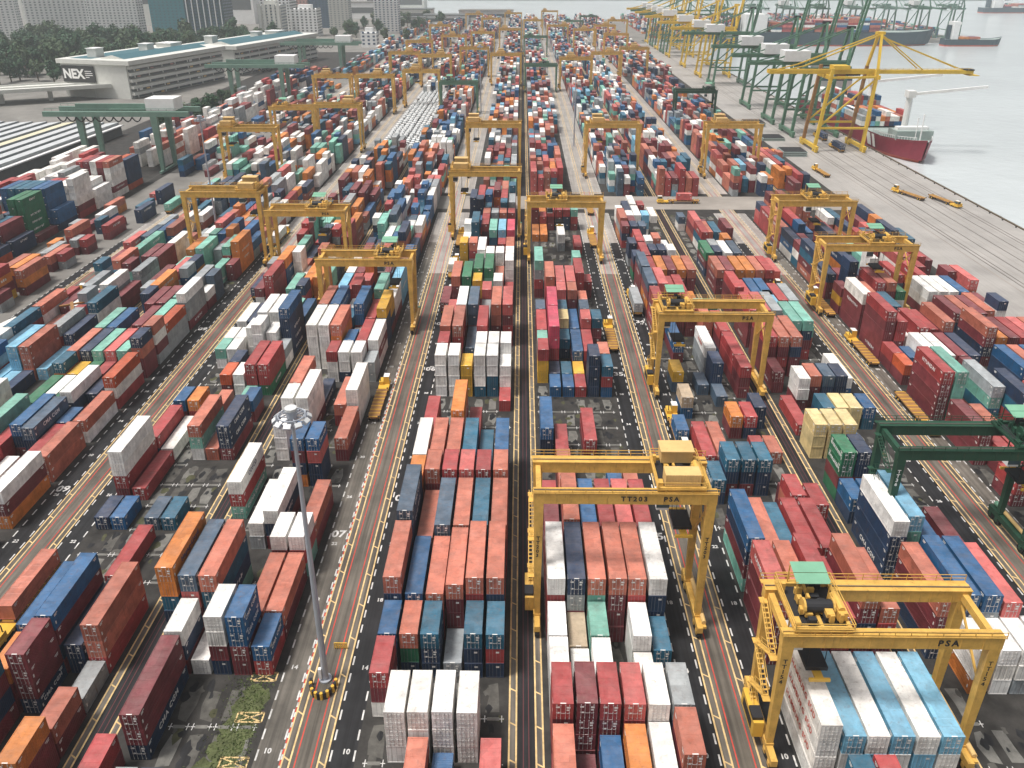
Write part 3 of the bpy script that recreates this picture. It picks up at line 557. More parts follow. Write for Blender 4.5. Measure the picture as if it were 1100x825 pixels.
for i, r in enumerate(RECS):
    base = PAL[r['c']]; v = rnd.uniform(.94, 1.08) if r['c'] in 'wk' else rnd.uniform(.8, 1.14); hue = rnd.uniform(-.02, .02)
    c = (min(.88, base[0]*v*(1+hue)), min(.86, base[1]*v), min(.84, base[2]*v*(1-hue)))
    if i not in CHOSEN:
        x0, x1, y0, y1, z0, z1 = r['X']-CW/2, r['X']+CW/2, r['Y']-r['L']/2, r['Y']+r['L']/2, r['z'], r['z']+r['h']
        mass_box(x0, x1, y0, y1, z0, z1, c)
        if r['Y'] < 330 and CNT[i] > 0:                   # posts, door rods, header bars, height marks
            dk = tuple(q*.55 for q in c); lt = tuple(min(.6, q*.6+.1) for q in c)
            for xx in (x0, x1-.13): mass_box(xx, xx+.13, y0-.03, y0, z0+.12, z1-.12, c, 'fsl')
            mass_box(x0, x1, y0-.04, y0, z1-.14, z1+.0, c, 'tf'); mass_box(x0, x1, y0-.04, y0, z0, z0+.12, c, 'tf')
            if r['c'] not in 'wk' or rnd.random() < .3:
                for q in (.2, .38, .6, .8): mass_box(x0+CW*q-.03, x0+CW*q+.03, y0-.07, y0-.005, z0+.12, z1-.12, lt, 'fsl')
                mass_box(x0+CW*.495, x0+CW*.505, y0-.012, y0-.001, z0+.12, z1-.12, dk, 'fsl')
                if rnd.random() < .7: mass_box(x0+CW*.56, x0+CW*.74, y0-.08, y0-.071, z1-.75, z1-.45, (.7,.68,.66), 'f')
                if r['t'] == r['n']-1: mass_box(x0+.85, x1-.85, y0+.02, y0+.16, z1+.002, z1+.006, (.7,.68,.66), 't')
            if r['L'] > 8 and r['c'] not in 'wkg' and rnd.random() < .4:
                sg = r['X'] < 0; nl = rnd.randint(4, 8); yy = r['Y'] - nl*.45; zz = z0 + 1.0; lc = (.72, .7, .68) if r['c'] != 'y' else (.1,.1,.1)
                for q in range(nl):
                    hh = rnd.uniform(.6, .8)
                    xa = (x1+.003, x1+.02) if sg else (x0-.02, x0-.003)
                    mass_box(xa[0], xa[1], yy+q*.9, yy+q*.9+.22, zz, zz+hh, lc, 'sl'); mass_box(xa[0], xa[1], yy+q*.9+.225, yy+q*.9+.6, zz+rnd.choice((0,.25,.5)), zz+rnd.choice((.62,.75)), lc, 'sl')
            if r['c'] in 'wk':
                for q in (.25, .5, .75): mass_box(x0+CW*q-.02, x0+CW*q+.02, y0-.012, y0-.001, z0+.12, z1-.12, dk, 'fsl')
        continue
    key = (r['L'], r['h']); body, dl, dr, hm = CM[key]
    if key not in protos:
        root = empty('shipping_container')
        child(link('body', body), root)
        for me, sx in ((dl, -1), (dr, 1)):
            o = child(link('door', me), root); o.location = (sx*(CW/2-.16), -r['L']/2+.05, 0)
        child(link('height_mark', hm), root)
        protos[key] = root
    root = copy_tree(protos[key]); root.location = (r['X'], r['Y'], r['z'])
    for o in kids[root]: o.color = (*c, 1)
    if r['c'] in 'wk' and rnd.random() < .7:
        o = kids[root].pop(); bpy.data.objects.remove(o)
    ph, rf = PLACE[r['blk']]; sz = 'long' if r['size'] == 'L' else 'short'
    pos = 'lone' if r['n'] == 1 else DOWN[r['n']-1-r['t']]
    lab = f"{pos} {CNAME[r['c']]} {sz} container, {ORD[ORDER.get(r['sk'], 1)]} stack back, {ORD[rf(r['row'])]} row {ph}"
    tag(root, lab, 'container', 'shipping containers stacked in the yard')
    tx = TEXTS.get((r['blk'], r['row'], r['k'], r['t']))
    if tx:
        sgn = 1 if r['X'] < 0 else -1
        tm = M['letter_white']
        if r['c'] == 'w': tm = M['letter_navy'] if tx == 'COSCO' else M['letter_red']
        if r['c'] == 'o': tm = M['letter_navy']
        sz_ = 1.15 if r['size'] == 'L' else .85
        if len(tx) > 9: sz_ *= .95
        text_obj(tx, sz_, tm, root, (sgn*(CW/2+.004), 0, r['h']*.55), (math.pi/2, 0, sgn*math.pi/2), spacing=1.15)
for p in protos.values():
    for o in kids[p]: bpy.data.objects.remove(o)
    bpy.data.objects.remove(p)
me = bpy.data.meshes.new('stacked_containers'); me.from_pydata(mass_v, [], mass_f)
at = me.attributes.new('paint', 'FLOAT_COLOR', 'FACE')
at.data.foreach_set('color', np.array([(*c, 1) for c in mass_c], np.float32).ravel())
me.materials.append(M['paint_mass'])
tag(link('stacked_containers', me), 'mass of further shipping containers filling the yard to the horizon', 'containers', kind='stuff')
print('containers', len(RECS), 'mass faces', len(mass_f))

# ground marks where the slots are empty: worn concrete pads, white corner marks, yellow crossed boxes
pad = MB(); mk = MB(); yb = MB()
for blk in ('B0', 'B1', 'B2', 'B3', 'B4', 'A1', 'A2', 'B5'):
    off = -.25 if blk in ('A1', 'A2', 'B0') else 0
    for row in range(6):
        for k in range(-2, 36):
            y0 = YB0 + (k+off)*PITCHY; x = ROWX[blk][row]
            if free(blk, row, y0+.6, y0+5.5):
                if rnd.random() < .8:
                    j = lambda q: q + rnd.uniform(-.3, .3)
                    pad.poly([(j(x-.8),j(y0+.9),.015),(j(x+.8),j(y0+.9),.015),(j(x+.95),j(y0+3),.015),(j(x+.75),j(y0+5.3),.015),(j(x-.75),j(y0+5.3),.015),(j(x-.95),j(y0+3),.015)], M['pad'] if rnd.random() < .6 else M['pad2'])
                for _ in range(3):
                    cx, cy, rr_ = x + rnd.uniform(-1.2, 1.2), y0 + rnd.uniform(0, 6.3), rnd.uniform(.25, .9)
                    pad.poly([(cx+rr_*rnd.uniform(.5,1.2)*math.cos(q*.785), cy+rr_*rnd.uniform(.7,1.9)*math.sin(q*.785), .018+rnd.uniform(0,.003)) for q in range(8)], M[rnd.choice(('lane', 'lane', 'pad2', 'soil'))])
                if k < 22:
                    for sx in (-1, 1):
                        xx = x + sx*1.1
                        mk.quad((xx-.3,y0-.06,.025),(xx+.3,y0-.06,.025),(xx+.3,y0+.06,.025),(xx-.3,y0+.06,.025), M['lw'])
                        mk.quad((xx-.06,y0-.5,.0252),(xx+.06,y0-.5,.0252),(xx+.06,y0+.5,.0252),(xx-.06,y0+.5,.0252), M['lw'])
                    mk.quad((x-.8,y0-.25,.0251),(x+.8,y0-.25,.0251),(x+.8,y0+.25,.0251),(x-.8,y0+.25,.0251), M['pad'])
tag(pad.build('concrete_pads'), 'worn concrete pads in the empty container slots', 'ground', kind='structure')
tag(mk.build('white_slot_marks'), 'white corner marks of empty container slots', 'road marking', kind='structure')
for k in (-1, 0, 1, 2):
    y0 = YB0 + (k-.02)*PITCHY; xa, xb = -36.6, -33.2
    for (p, q) in (((xa,y0-.7),(xb,y0-.7)),((xa,y0+.7),(xb,y0+.7)),((xa,y0-.7),(xa,y0+.7)),((xb,y0-.7),(xb,y0+.7)),((xa,y0-.7),(xb,y0+.7)),((xa,y0+.7),(xb,y0-.7))):
        d = Vector((q[0]-p[0], q[1]-p[1], 0)); nn = Vector((-d.y, d.x, 0)).normalized()*.1
        yb.quad((p[0]-nn.x,p[1]-nn.y,.028),(q[0]-nn.x,q[1]-nn.y,.028),(q[0]+nn.x,q[1]+nn.y,.028),(p[0]+nn.x,p[1]+nn.y,.028), M['ly'])
tag(yb.build('yellow_crossed_boxes'), 'yellow crossed boxes beside the grass strip', 'road marking', kind='structure')
tf = MB()
for _ in range(60):
    cx, cy, rr_ = rnd.gauss(-35.4, 1.3), rnd.uniform(56, 78), rnd.uniform(.5, 1.5)
    if cx + rr_ > -33.2 or cx < -39: continue
    zz = .0205 + rnd.uniform(0, .0035)
    tf.poly([(cx+rr_*rnd.uniform(.6,1.15)*math.cos(q*.628), cy+rr_*rnd.uniform(.7,1.6)*math.sin(q*.628), zz) for q in range(10)], M['turf'])
tag(tf.build('turf'), 'thin mossy turf over the empty slots by the mast road', 'grass', kind='stuff')
gb = MB()
for _ in range(3200):
    x = rnd.gauss(-35.6, 1.7); y = rnd.uniform(57, 79)
    if x > -33.1 or x < -41: continue
    hh = rnd.uniform(.05, .22); a = rnd.uniform(0, 6.28); w = rnd.uniform(.08, .2)
    gb.poly([(x-w*math.cos(a),y-w*math.sin(a),.02),(x+w*math.cos(a),y+w*math.sin(a),.02),(x+.1*math.sin(a),y+.1*math.cos(a),hh)], M['grass'])
tag(gb.build('grass'), 'patchy green grass growing in the empty slots by the mast road', 'grass', kind='stuff')

# ------------------------------------------------------------------ rubber tyred yard cranes
SPAN = 23.4; GH = 1.75; GY = 3.6
def crane_parts(Y, roofm, housem, style):
    GZ = 22.4 if style else 18.4        # two sizes: one over six and one over five
    """returns a crane root at the origin; girders run along x"""
    root = empty('yard_crane')
    hx = SPAN/2
    for sy in (-1, 1):
        b = MB(); b.box(-hx-.75, hx+.75, sy*GY-.55, sy*GY+.55, GZ, GZ+GH, Y)
        b.box(-hx-.8, hx+.8, sy*GY-.66, sy*GY+.66, GZ+GH, GZ+GH+.09, Y)
        b.box(-hx-.7, hx+.7, sy*GY-.06, sy*GY+.06, GZ+GH+.09, GZ+GH+.24, M['steel'])
        for x in np.linspace(-hx+1.5, hx-1.5, 9): b.box(x-.05, x+.05, sy*GY-.6, sy*GY+.6, GZ+.03, GZ+GH-.02, Y)
        g = child(b.build('girder'), root)
        # walkway with railing on the outer side
        w = MB(); yo = sy*(GY+.72) if sy > 0 else -(GY-.18)
        if sy > 0: w.box(-hx-.9, hx+.9, *sorted((yo, yo+sy*.75)), GZ+GH-.25, GZ+GH-.18, Y)
        for z in (.45, .95): w.bar((-hx-.9, yo+sy*.72, GZ+GH-.2+z), (hx+.9, yo+sy*.72, GZ+GH-.2+z), .035, Y)
        for x in np.linspace(-hx-.9, hx+.9, 15): w.bar((x, yo+sy*.72, GZ+GH-.2), (x, yo+sy*.72, GZ+GH+.78), .035, Y)
        child(w.build('walkway'), root)
    for sx in (-1, 1):
        for sy in (-1, 1):
            b = MB(); b.frustum((sx*hx, sy*GY, 2.6), .4, .42, (sx*hx, sy*GY, GZ-.005), .66, .55, Y)
            b.box(sx*hx-.5, sx*hx+.5, sy*GY-.5, sy*GY+.5, 2.3, 2.62, Y)
            child(b.build('leg'), root)
        b = MB(); b.box(sx*hx-.4, sx*hx+.4, -6.2, 6.2, 1.35, 2.295, Y); child(b.build('sill_beam'), root)
        b = MB(); b.box(sx*hx-.35, sx*hx+.35, -GY+.56, GY-.56, GZ+.3, GZ+1.3, Y); child(b.build('end_tie'), root)
        for y in (-5.4, -3.6, 3.6, 5.4):
            b = MB(); b.bar((sx*hx-.32, y, .82), (sx*hx+.32, y, .82), .8, M['rubber'], 14); b.bar((sx*hx-.36, y, .82), (sx*hx+.36, y, .82), .38, Y, 8)
            b.box(sx*hx-.46, sx*hx-.38, y-.3, y+.3, .7, 1.345, Y); b.box(sx*hx+.38, sx*hx+.46, y-.3, y+.3, .7, 1.345, Y)
            child(b.build('wheel'), root)
    # power pack and stair on the +x or -x sill, zig-zag ladder
    b = MB(); b.box(-hx-1.75, -hx-.45, -2.6, 2.6, 1.9, 4.3, Y if style else M['tyel']); b.box(-hx-1.8, -hx-.5, -2.2, -.4, 4.3, 4.75, M['black'])
    b.box(-hx-1.79, -hx-1.755, -1.8, 1.8, 2.4, 3.7, M['black']); b.bar((-hx-1.1, 1.6, 4.3), (-hx-1.1, 1.6, 5.6), .16, M['black'], 8)
    child(b.build('power_pack'), root)
    b = MB(); z = 2.3; d = 1
    while z < GZ-1:
        ya, y2 = -d*2.4, d*2.4
        for o in (-.35, .35): b.bar((-hx-.9+o, ya, z), (-hx-.9+o, y2, z+3.2), .06, Y); b.bar((-hx-.9+o, ya, z+1), (-hx-.9+o, y2, z+4.2), .035, Y)
        for q in np.linspace(0, 1, 11): b.box(-hx-1.25, -hx-.55, ya+(y2-ya)*q-.12, ya+(y2-ya)*q+.12, z+3.2*q, z+3.2*q+.04, Y)
        b.box(-hx-1.4, -hx-.45, *sorted((y2, y2+d*.9)), z+3.2, z+3.26, Y); z += 3.3; d = -d
    child(b.build('stair'), root)
    b = MB(); b.bar((hx+.0, -GY+.3, 12), (hx, GY-.3, GZ-.3), .12, Y); b.bar((hx, GY-.3, 12), (hx, -GY+.3, GZ-.3), .12, Y); child(b.build('brace'), root)
    b = MB(); b.bar((hx+.62, -5.5, 2.7), (hx+.62, 5.5, 2.7), .33, M['tan'], 10); b.bar((hx+.62, 5.0, 2.7), (hx+.62, 6.0, 2.7), .42, M['greenroof'], 10); b.box(hx+.4, hx+.9, -6, 6, 2.0, 2.35, Y)
    child(b.build('cable_duct'), root)
    # trolley with hoist, roof, cab and hanging spreader
    tr = MB(); zt = GZ+GH+.26
    for y in (-GY, GY): tr.box(-3.3, 3.3, y-.28, y+.28, zt, zt+.5, Y)
    for x in (-3.1, 0, 3.1): tr.box(x-.2, x+.2, -GY+.29, GY-.29, zt+.05, zt+.45, Y)
    tr.box(-3.2, 3.2, -GY+.3, GY-.3, zt-.02, zt+.04, M['black'])
    for (x, y) in ((-3.3,-4.1),(3.3,-4.1),(-3.3,4.1),(3.3,4.1)): tr.bar((x,y,zt+.5),(x,y,zt+1.5),.04,Y)
    for y in (-4.1, 4.1):
        for z in (1.0, 1.5): tr.bar((-3.3,y,zt+z),(3.3,y,zt+z),.04,Y)
    for x in (-3.3, 3.3):
        for z in (1.0, 1.5): tr.bar((x,-4.1,zt+z),(x,4.1,zt+z),.04,Y)
    rr = random.Random(3)
    for _ in range(26):
        x, y = rr.uniform(-3, 3), rr.uniform(-3.3, 3.3); sx_, sy_, sz_ = rr.uniform(.15,.5), rr.uniform(.15,.5), rr.uniform(.3,1.2)
        tr.box(x-sx_, x+sx_, y-sy_, y+sy_, zt+.46, zt+.46+sz_, Y if rr.random() < .6 else M['black'])
    t = child(tr.build('trolley'), root)
    b = MB(); b.bar((-1.5, -1.1, zt+1.3), (1.6, -1.1, zt+1.3), .75, M['black'], 14); b.bar((-1.75,-1.1,zt+1.3),(-1.5,-1.1,zt+1.3),.95,Y,14); b.bar((1.6,-1.1,zt+1.3),(1.85,-1.1,zt+1.3),.95,Y,14); child(b.build('hoist_drum'), t)
    b = MB(); b.box(1.95, 3.0, -2.6, .8, zt+.5, zt+1.6, Y); b.bar((2.4, -2.2, zt+1.7), (2.4, .5, zt+1.7), .4, Y, 10); child(b.build('hoist_motor'), t)
    b = MB()
    if style == 1:                                       # two tan machinery houses
        b.box(-2.2, 2.2, 1.0, 3.4, zt+1.2, zt+3.1, housem, roofm); b.box(-2.35, 2.35, .7, 3.6, zt+3.1, zt+3.25, roofm)
        child(b.build('machinery_house'), t)
        b = MB(); b.box(-2.3, 2.5, -3.6, -1.5, zt+.6, zt+2.4, housem)
        for x in np.linspace(-2.2, 2.4, 13): b.box(x-.04, x+.04, -3.65, -3.605, zt+.65, zt+2.35, housem)
        child(b.build('machinery_house'), t)
    else:                                                # open hoist under two sloping green roof panels
        for (ya, yb, z) in ((.6, 2.1, 3.0), (2.15, 3.7, 3.3)):
            b.poly([(-2, ya, zt+z), (2, ya, zt+z), (2, yb, zt+z+.25), (-2, yb, zt+z+.25)], roofm); b.poly([(-2, yb, zt+z+.19), (2, yb, zt+z+.19), (2, ya, zt+z-.06), (-2, ya, zt+z-.06)], roofm)
            b.quad((-2,ya,zt+z-.06),(2,ya,zt+z-.06),(2,ya,zt+z),(-2,ya,zt+z), roofm)
        for x in (-1.9, 1.9):
            for y in (.7, 3.6): b.bar((x, y, zt+.5), (x, y, zt+3.1), .06, Y)
        child(b.build('roof_panel'), t)
    b = MB(); b.box(-2.9, -1.2, -2.2, .2, GZ-2.4, GZ-.2, M['white']); b.box(-2.95, -1.15, -2.26, -2.205, GZ-2.0, GZ-.8, M['glass']); b.box(-1.195, -1.14, -2.0, 0, GZ-2.0, GZ-.8, M['glass'])
    for x in (-2.8, -1.3): b.bar((x, -1, GZ-.2), (x, -1, zt), .08, Y)
    child(b.build('operator_cab'), t)
    b = MB(); zs = GZ - 6
    for x in (.1, 2.1):
        for y in (-1.4, 1.4): b.bar((x, y, zs+.5), (x, y*.9, zt), .035, M['black'])
    b.box(-.2, 2.4, -1.9, 1.9, zs, zs+.55, M['black']); b.box(.6, 1.6, -3.0, 3.0, zs-.3, zs, M['tyel'])
    for y in (-3.0, 3.0): b.box(-.15, 2.35, y-.15, y+.15, zs-.45, zs-.05, M['tyel'])
    child(b.build('spreader'), t)
    return root, t
CR = {}
for nm, args in {'green_roof': (M['yellow'], M['greenroof'], M['tan'], 0), 'tan_house': (M['yellow'], M['tan'], M['tan'], 1), 'green': (M['dgreen'], M['greenroof'], M['dgreen'], 0), 'pale': (M['mgreen'], M['greenroof'], M['mgreen'], 0)}.items():
    CR[nm] = crane_parts(*args)[0]
def crane(kind, X, Y, tx, label, group='rubber tyred yard cranes', texts=(), flip=False):
    r = copy_tree(CR[kind]); r.location = (X, Y, .03)
    for o in kids[r]:
        if o.name.startswith('trolley'): o.location.x = tx
    if flip: r.rotation_euler = (0, 0, math.pi); 
    tag(r, label, 'crane', group)
    for (s, x, z, size, vert, m) in texts:
        yy = -GY-.56-.05
        if vert:
            for i, chh in enumerate(s): text_obj(chh, size, m, r, (x - i*.028, -GY-.53 + i*.008, z - i*size*.95), (math.pi/2, 0, 0), bold=.03)
        else: text_obj(s, size, m, r, (x, yy, z), (math.pi/2, 0, 0), spacing=1.35, bold=.03)
    return r
K = M['letter_black']
def gx(a, b): return (a+b)/2
crane('tan_house', 14.3, 91.7, 7.6, 'yellow gantry crane over the middle block with two tan machinery houses on its trolley', texts=(('TT203', 1.2, 23.3, 1.05, 0, K), ('PSA', 6.2, 23.3, 1.05, 0, K), ('TT203', -11.7, 16.5, .8, 1, K), ('TT203', 11.7, 16.5, .8, 1, K)))
crane('green_roof', 42.3, 71.2, -7.9, 'yellow gantry crane over the blue and white containers, green roof panels on its trolley', texts=(('PSA', 6.2, 19.3, 1.2, 0, K), ('TT154', -11.7, 16.2, .85, 1, K), ('TT154', 11.7, 16.2, .85, 1, K)))
crane('green_roof', 42.3, 160, -8.2, 'yellow gantry crane with green trolley roof over the dark half empty slots', texts=(('PSA', 6.8, 19.3, 1.2, 0, K),))
crane('green', 71.5, 108.4, 9.2, 'dark green gantry crane, the only dark green one near the camera', texts=(('PSA', 9.5, 19.3, 1.0, 0, M['letter_white']), ('TT36', -11.7, 16.2, .85, 1, M['letter_white'])))
crane('green_roof', 14.3, 246.5, -3, 'yellow gantry crane astride the middle right block just before the cross road')
crane('tan_house', -12.4, 270, -8.5, 'yellow gantry crane astride the middle left block with its house at the left leg')
crane('tan_house', -12.4, 357, -9, 'yellow gantry crane on the middle left block just past the cross road')
crane('green_roof', -40.2, 193, 6, 'yellow gantry crane over the white stacks, near the lamp mast', texts=(('PSA', 6.5, 19.3, 1.2, 0, K),))
crane('green_roof', -66.3, 236, 3.5, 'yellow gantry crane whose right leg stands behind the crane of the white stacks', texts=(('PSA', 6.5, 19.3, 1.1, 0, K),))
crane('tan_house', -94, 242.7, 8, 'yellow gantry crane leftmost of the trio in a slanting line', texts=())
crane('tan_house', -119.5, 347, -9, 'yellow gantry crane behind the sparse left yard, house at its left leg')
crane('green_roof', -121, 425, -6, 'yellow gantry crane behind the sparse left yard, second of the pair')
crane('tan_house', -94, 408, 6, 'yellow gantry crane left of the white car park')
crane('tan_house', -94, 520, 2, 'distant yellow gantry crane on the outer left block, nearer one')
crane('tan_house', -67, 545, -4, 'distant yellow gantry crane beyond the white car park')
crane('tan_house', -121, 520, -4, 'distant yellow gantry crane in front of the terraced depot')
crane('tan_house', -67, 640, 4, 'distant yellow gantry crane well behind the white car park')
crane('tan_house', -94, 660, 4, 'distant yellow gantry crane on the outer left block, farther one')
crane('tan_house', 40.9, 357, -7, 'yellow gantry crane past the cross road, right of the middle block')
crane('tan_house', 94.6, 357, -6, 'yellow gantry crane past the cross road, nearest to the quay')
crane('green_roof', 94.6, 248.7, 0, 'yellow gantry crane beside the quay, the farther one before the cross road')
crane('green_roof', 94.6, 206, 2.5, 'yellow gantry crane beside the quay, the nearer one, over tall maroon stacks', texts=(('PSA', 6.8, 19.3, 1.1, 0, K),))
crane('green', 104, 486, 8, 'dark green gantry crane on the quay side, past the cross road')
crane('tan_house', -12.4, 650, -4, 'far yellow gantry crane on the middle left block')
crane('pale', 14.3, 615, 3, 'far green gantry crane on the middle right block')
crane('pale', -40.2, 520, -6, 'far green gantry crane right of the white car park')
crane('tan_house', 41, 622, -4, 'far yellow gantry crane right of the far green one')
crane('tan_house', 68, 660, 2, 'far yellow gantry crane toward the quay')
crane('tan_house', -40.2, 700, 5, 'farther yellow gantry crane in the left blocks')
for i, (X, Y, kk) in enumerate(((-94,760,'tan_house'),(-67,820,'tan_house'),(-40.2,860,'tan_house'),(-12.4,905,'tan_house'),(14.3,860,'pale'),(41,960,'tan_house'),(68,900,'tan_house'),(95,840,'tan_house'),(95,960,'tan_house'),(14.3,1050,'tan_house'),(-40.2,1080,'tan_house'),(68,1100,'pale'),(120,1050,'tan_house'),(-94,960,'tan_house'),(-12.4,1200,'tan_house'),(41,1250,'tan_house'),(-67,1180,'tan_house'),(95,1200,'pale'),(95,700,'tan_house'))):
    crane(kk, X, Y, rnd.uniform(-8, 8), 'tiny hazy gantry crane among the farthest container rows', 'hazy gantry cranes far away')
for r in CR.values():
    st = [r]
    while st:
        q = st.pop(); st += kids.get(q, []); bpy.data.objects.remove(q)

# ------------------------------------------------------------------ floodlight mast
mr_ = empty('floodlight_mast', (-26.4, 78.2, .02))
tag(mr_, 'tall grey floodlight mast standing in the road with a ring of lamps', 'light mast')
b = MB(); zs = [0, 14, 28, 41]; rs = [.46, .38, .29, .2]
for i in range(3): b.bar((0,0,zs[i]), (0,0,zs[i+1]), rs[i], M['mast'], 12, r2=rs[i+1], caps=(i == 0))
b.bar((0,0,0),(0,0,.25),.85,M['mast'],12); b.box(-.75,-.35,-.55,-.1,.6,2.3,M['white'])
child(b.build('pole'), mr_)
b = MB(); b.bar((0,0,41),(0,0,42.6),.6,M['mast'],12); b.bar((0,0,42.6),(0,0,42.9),.72,M['lamp'],10)
for i in range(20):
    a = 2*math.pi*i/20; a2 = 2*math.pi*(i+1)/20
    for z in (41.2, 41.9): b.bar((1.55*math.cos(a),1.55*math.sin(a),z),(1.55*math.cos(a2),1.55*math.sin(a2),z),.06,M['mast'])
for i in range(6): a = 2*math.pi*i/6; b.bar((.6*math.cos(a),.6*math.sin(a),41.6),(1.55*math.cos(a),1.55*math.sin(a),41.6),.06,M['mast'])
child(b.build('lamp_ring'), mr_)
lm = MB(); lm.box(-.42,.42,-.12,.3,-.3,.3,M['mast']); lm.box(-.38,.38,-.16,-.121,-.26,.26,M['lamp']); lm.box(-.1,.1,.3,.6,-.08,.08,M['black'])
lme = lm.mesh('lamp')
for i in range(10):
    a = 2*math.pi*(i+.5)/10; o = child(link('lamp', lme), mr_); o.location = (1.95*math.cos(a), 1.95*math.sin(a), 41.5); o.rotation_euler = (-.9, 0, a + math.pi/2)
b = MB()                                                 # striped barrier blocks round the foot
for i in range(14):
    a = math.pi*(1.02 + .96*i/13); r0 = 2.1
    b.bar((r0*.8*math.cos(a), r0*1.15*math.sin(a)-.6, 0), (r0*.8*math.cos(a), r0*1.15*math.sin(a)-.6, 1.1), .24, M['tyel'] if i % 2 else M['black'], 6)
tag(b.build('crash_barrier'), 'yellow and black crash barrier at the foot of the floodlight mast', 'barrier').location = (-26.4, 78.0, .02)
b = MB(); 
for x in np.linspace(-.9, .9, 7): b.bar((x,0,0),(x,0,1.1),.05,M['tyel'])
for z in (.35, .7, 1.1): b.bar((-.9,0,z),(.9,0,z),.06,M['tyel'])
tag(b.build('guard_rail'), 'short yellow guard rail behind the floodlight mast', 'rail').location = (-25.4, 83.4, .02)
mast2 = [(-71.6, 160), (-70.6, 300)]
for (x, y) in ((-108.5, 268), (27.9, 420), (-26.3, 520)):
    q = empty('floodlight_mast', (x, y, .02)); b = MB(); b.bar((0,0,0),(0,0,41),.4,M['mast'],8,r2=.2); child(b.build('pole'), q)
    b = MB(); b.bar((0,0,41),(0,0,42.6),.9,M['mast'],8)
    for i in range(8): a = math.pi*i/4; b.box(1.6*math.cos(a)-.35,1.6*math.cos(a)+.35,1.6*math.sin(a)-.35,1.6*math.sin(a)+.35,40.8,41.5,M['mast'])
    child(b.build('lamp_ring'), q)
    tag(q, {-108.5: 'thin distant floodlight mast in the left gap between blocks', 27.9: 'thin distant floodlight mast in the road right of the middle', -26.3: 'thin far floodlight mast beside the white car park'}[x], 'light mast')

# ------------------------------------------------------------------ trucks and trailers
def truck_meshes():
    out = {}
    b = MB(); b.box(-1.2,1.2,-6.2,6.2,1.05,1.3,M['orange']); b.box(-.5,.5,-6,6.2,.75,1.05,M['orange'])
    for y in np.linspace(-6, 6, 9): b.box(-1.22,1.22,y-.1,y+.1,1.3,1.38,M['tyel'])
    for y in (-6.1, 6.1):
        for x in (-1.1, 1.1): b.box(x-.15,x+.15,y-.15,y+.15,1.3,1.55,M['black'])
    out['chassis'] = b.mesh('chassis')
    b = MB(); b.bar((-.17,0,0),(.17,0,0),.5,M['rubber'],12); b.bar((-.19,0,0),(.19,0,0),.25,M['tyel'],8); out['wheel'] = b.mesh('wheel')
    b = MB(); b.box(-1.15,.1,-.9,.9,1.0,2.9,M['tyel'],M['white']); b.box(-1.2,1.2,-1.2,3.4,.6,1.0,M['tyel']); b.box(.15,1.1,-.9,1.3,1.0,1.8,M['tyel'])
    b.box(-1.1,.05,-.94,-.905,1.8,2.7,M['glass']); b.box(.105,.14,-.8,.8,1.8,2.7,M['glass']); b.box(-1.19,-1.155,-.8,.8,1.8,2.7,M['glass']); b.bar((.8,1.0,1.8),(.8,1.0,3.0),.09,M['black'],8)
    out['cab'] = b.mesh('cab')
    return out
TM = truck_meshes()
def truck(X, Y, rz, label, cargo=None, cab=True):
    r = empty('container_truck' if cab else 'trailer', (X, Y, .03), rz)
    child(link('chassis', TM['chassis']), r)
    for y in (-5.2, -4.0, 4.4) + ((8.9, 6.9) if cab else ()):
        for x in (-.95, .95): o = child(link('wheel', TM['wheel']), r); o.location = (x, y, .5)
    if cab: o = child(link('cab', TM['cab']), r); o.location = (0, 9.6, 0); o.rotation_euler = (0, 0, math.pi)
    tag(r, label, 'truck' if cab else 'trailer')
    if cargo:
        c, size, cl = cargo; Ln = 12.19 if size == 'L' else 6.06; body, dl, dr, hm = CM[(Ln, 2.59)]
        q = empty('shipping_container', (X, Y, 1.62), rz); o = child(link('body', body), q); o.color = (*PAL[c], 1)
        for me_, sx in ((dl,-1),(dr,1)): o = child(link('door', me_), q); o.location = (sx*(CW/2-.16), -Ln/2+.05, 0); o.color = (*PAL[c], 1)
        tag(q, cl, 'container', 'shipping containers riding on trucks')
truck(-74.9, 92.8, math.pi, 'truck under a terracotta container in the outer left lane', ('s', 'L', 'terracotta long container on a truck in the outer left lane'))
truck(23.4, 183, 0, 'empty orange trailer truck beside the middle right block', None)
truck(32.6, 138, 0, 'truck with a blue container under the half empty slots crane', ('b', 'S', 'short blue container on a truck at the yellow crane leg'))
truck(32.3, 124, 0, 'empty orange trailer truck just below the crane by the half empty slots', None)
truck(85.6, 176, 0, 'empty yellow trailer truck beside the tall maroon stacks')
truck(85.6, 205, 0, 'empty yellow trailer truck between the two quayside gantry cranes')
truck(85.4, 150, math.pi, 'yellow terminal truck parked in the lane by the maroon stacks')
truck(66, 312, math.pi/2, 'truck hauling a red container on the cross road', ('p', 'S', 'short coral red container on a truck at the cross road'))
truck(139, 360, .05, 'yellow skeletal trailer truck on the apron behind the quayside stacks')
truck(163, 322, .35, 'yellow trailer truck on the quay, the one farther from the water')
truck(172, 316, -2.9, 'yellow trailer truck on the quay, the one nearest the water')
truck(165, 412, 0, 'truck with a navy container under the yellow quay crane', ('n', 'L', 'navy long container on a truck under the yellow quay crane'))
truck(166, 440, 0, 'second truck with a navy container behind the yellow quay crane', ('n', 'L', 'navy long container on the truck behind the first quay truck'))
truck(-21.3, 262, 0, 'truck under the crane at the middle left block before the cross road')
truck(-21.3, 232, 0, 'truck carrying a white container in the lane left of the middle block', ('w', 'S', 'short white container on a truck left of the middle block'))
truck(27, 300, 0, 'truck crossing at the end of the middle right road')
truck(-128, 205, .2, 'empty orange trailer truck in the sparse left yard')
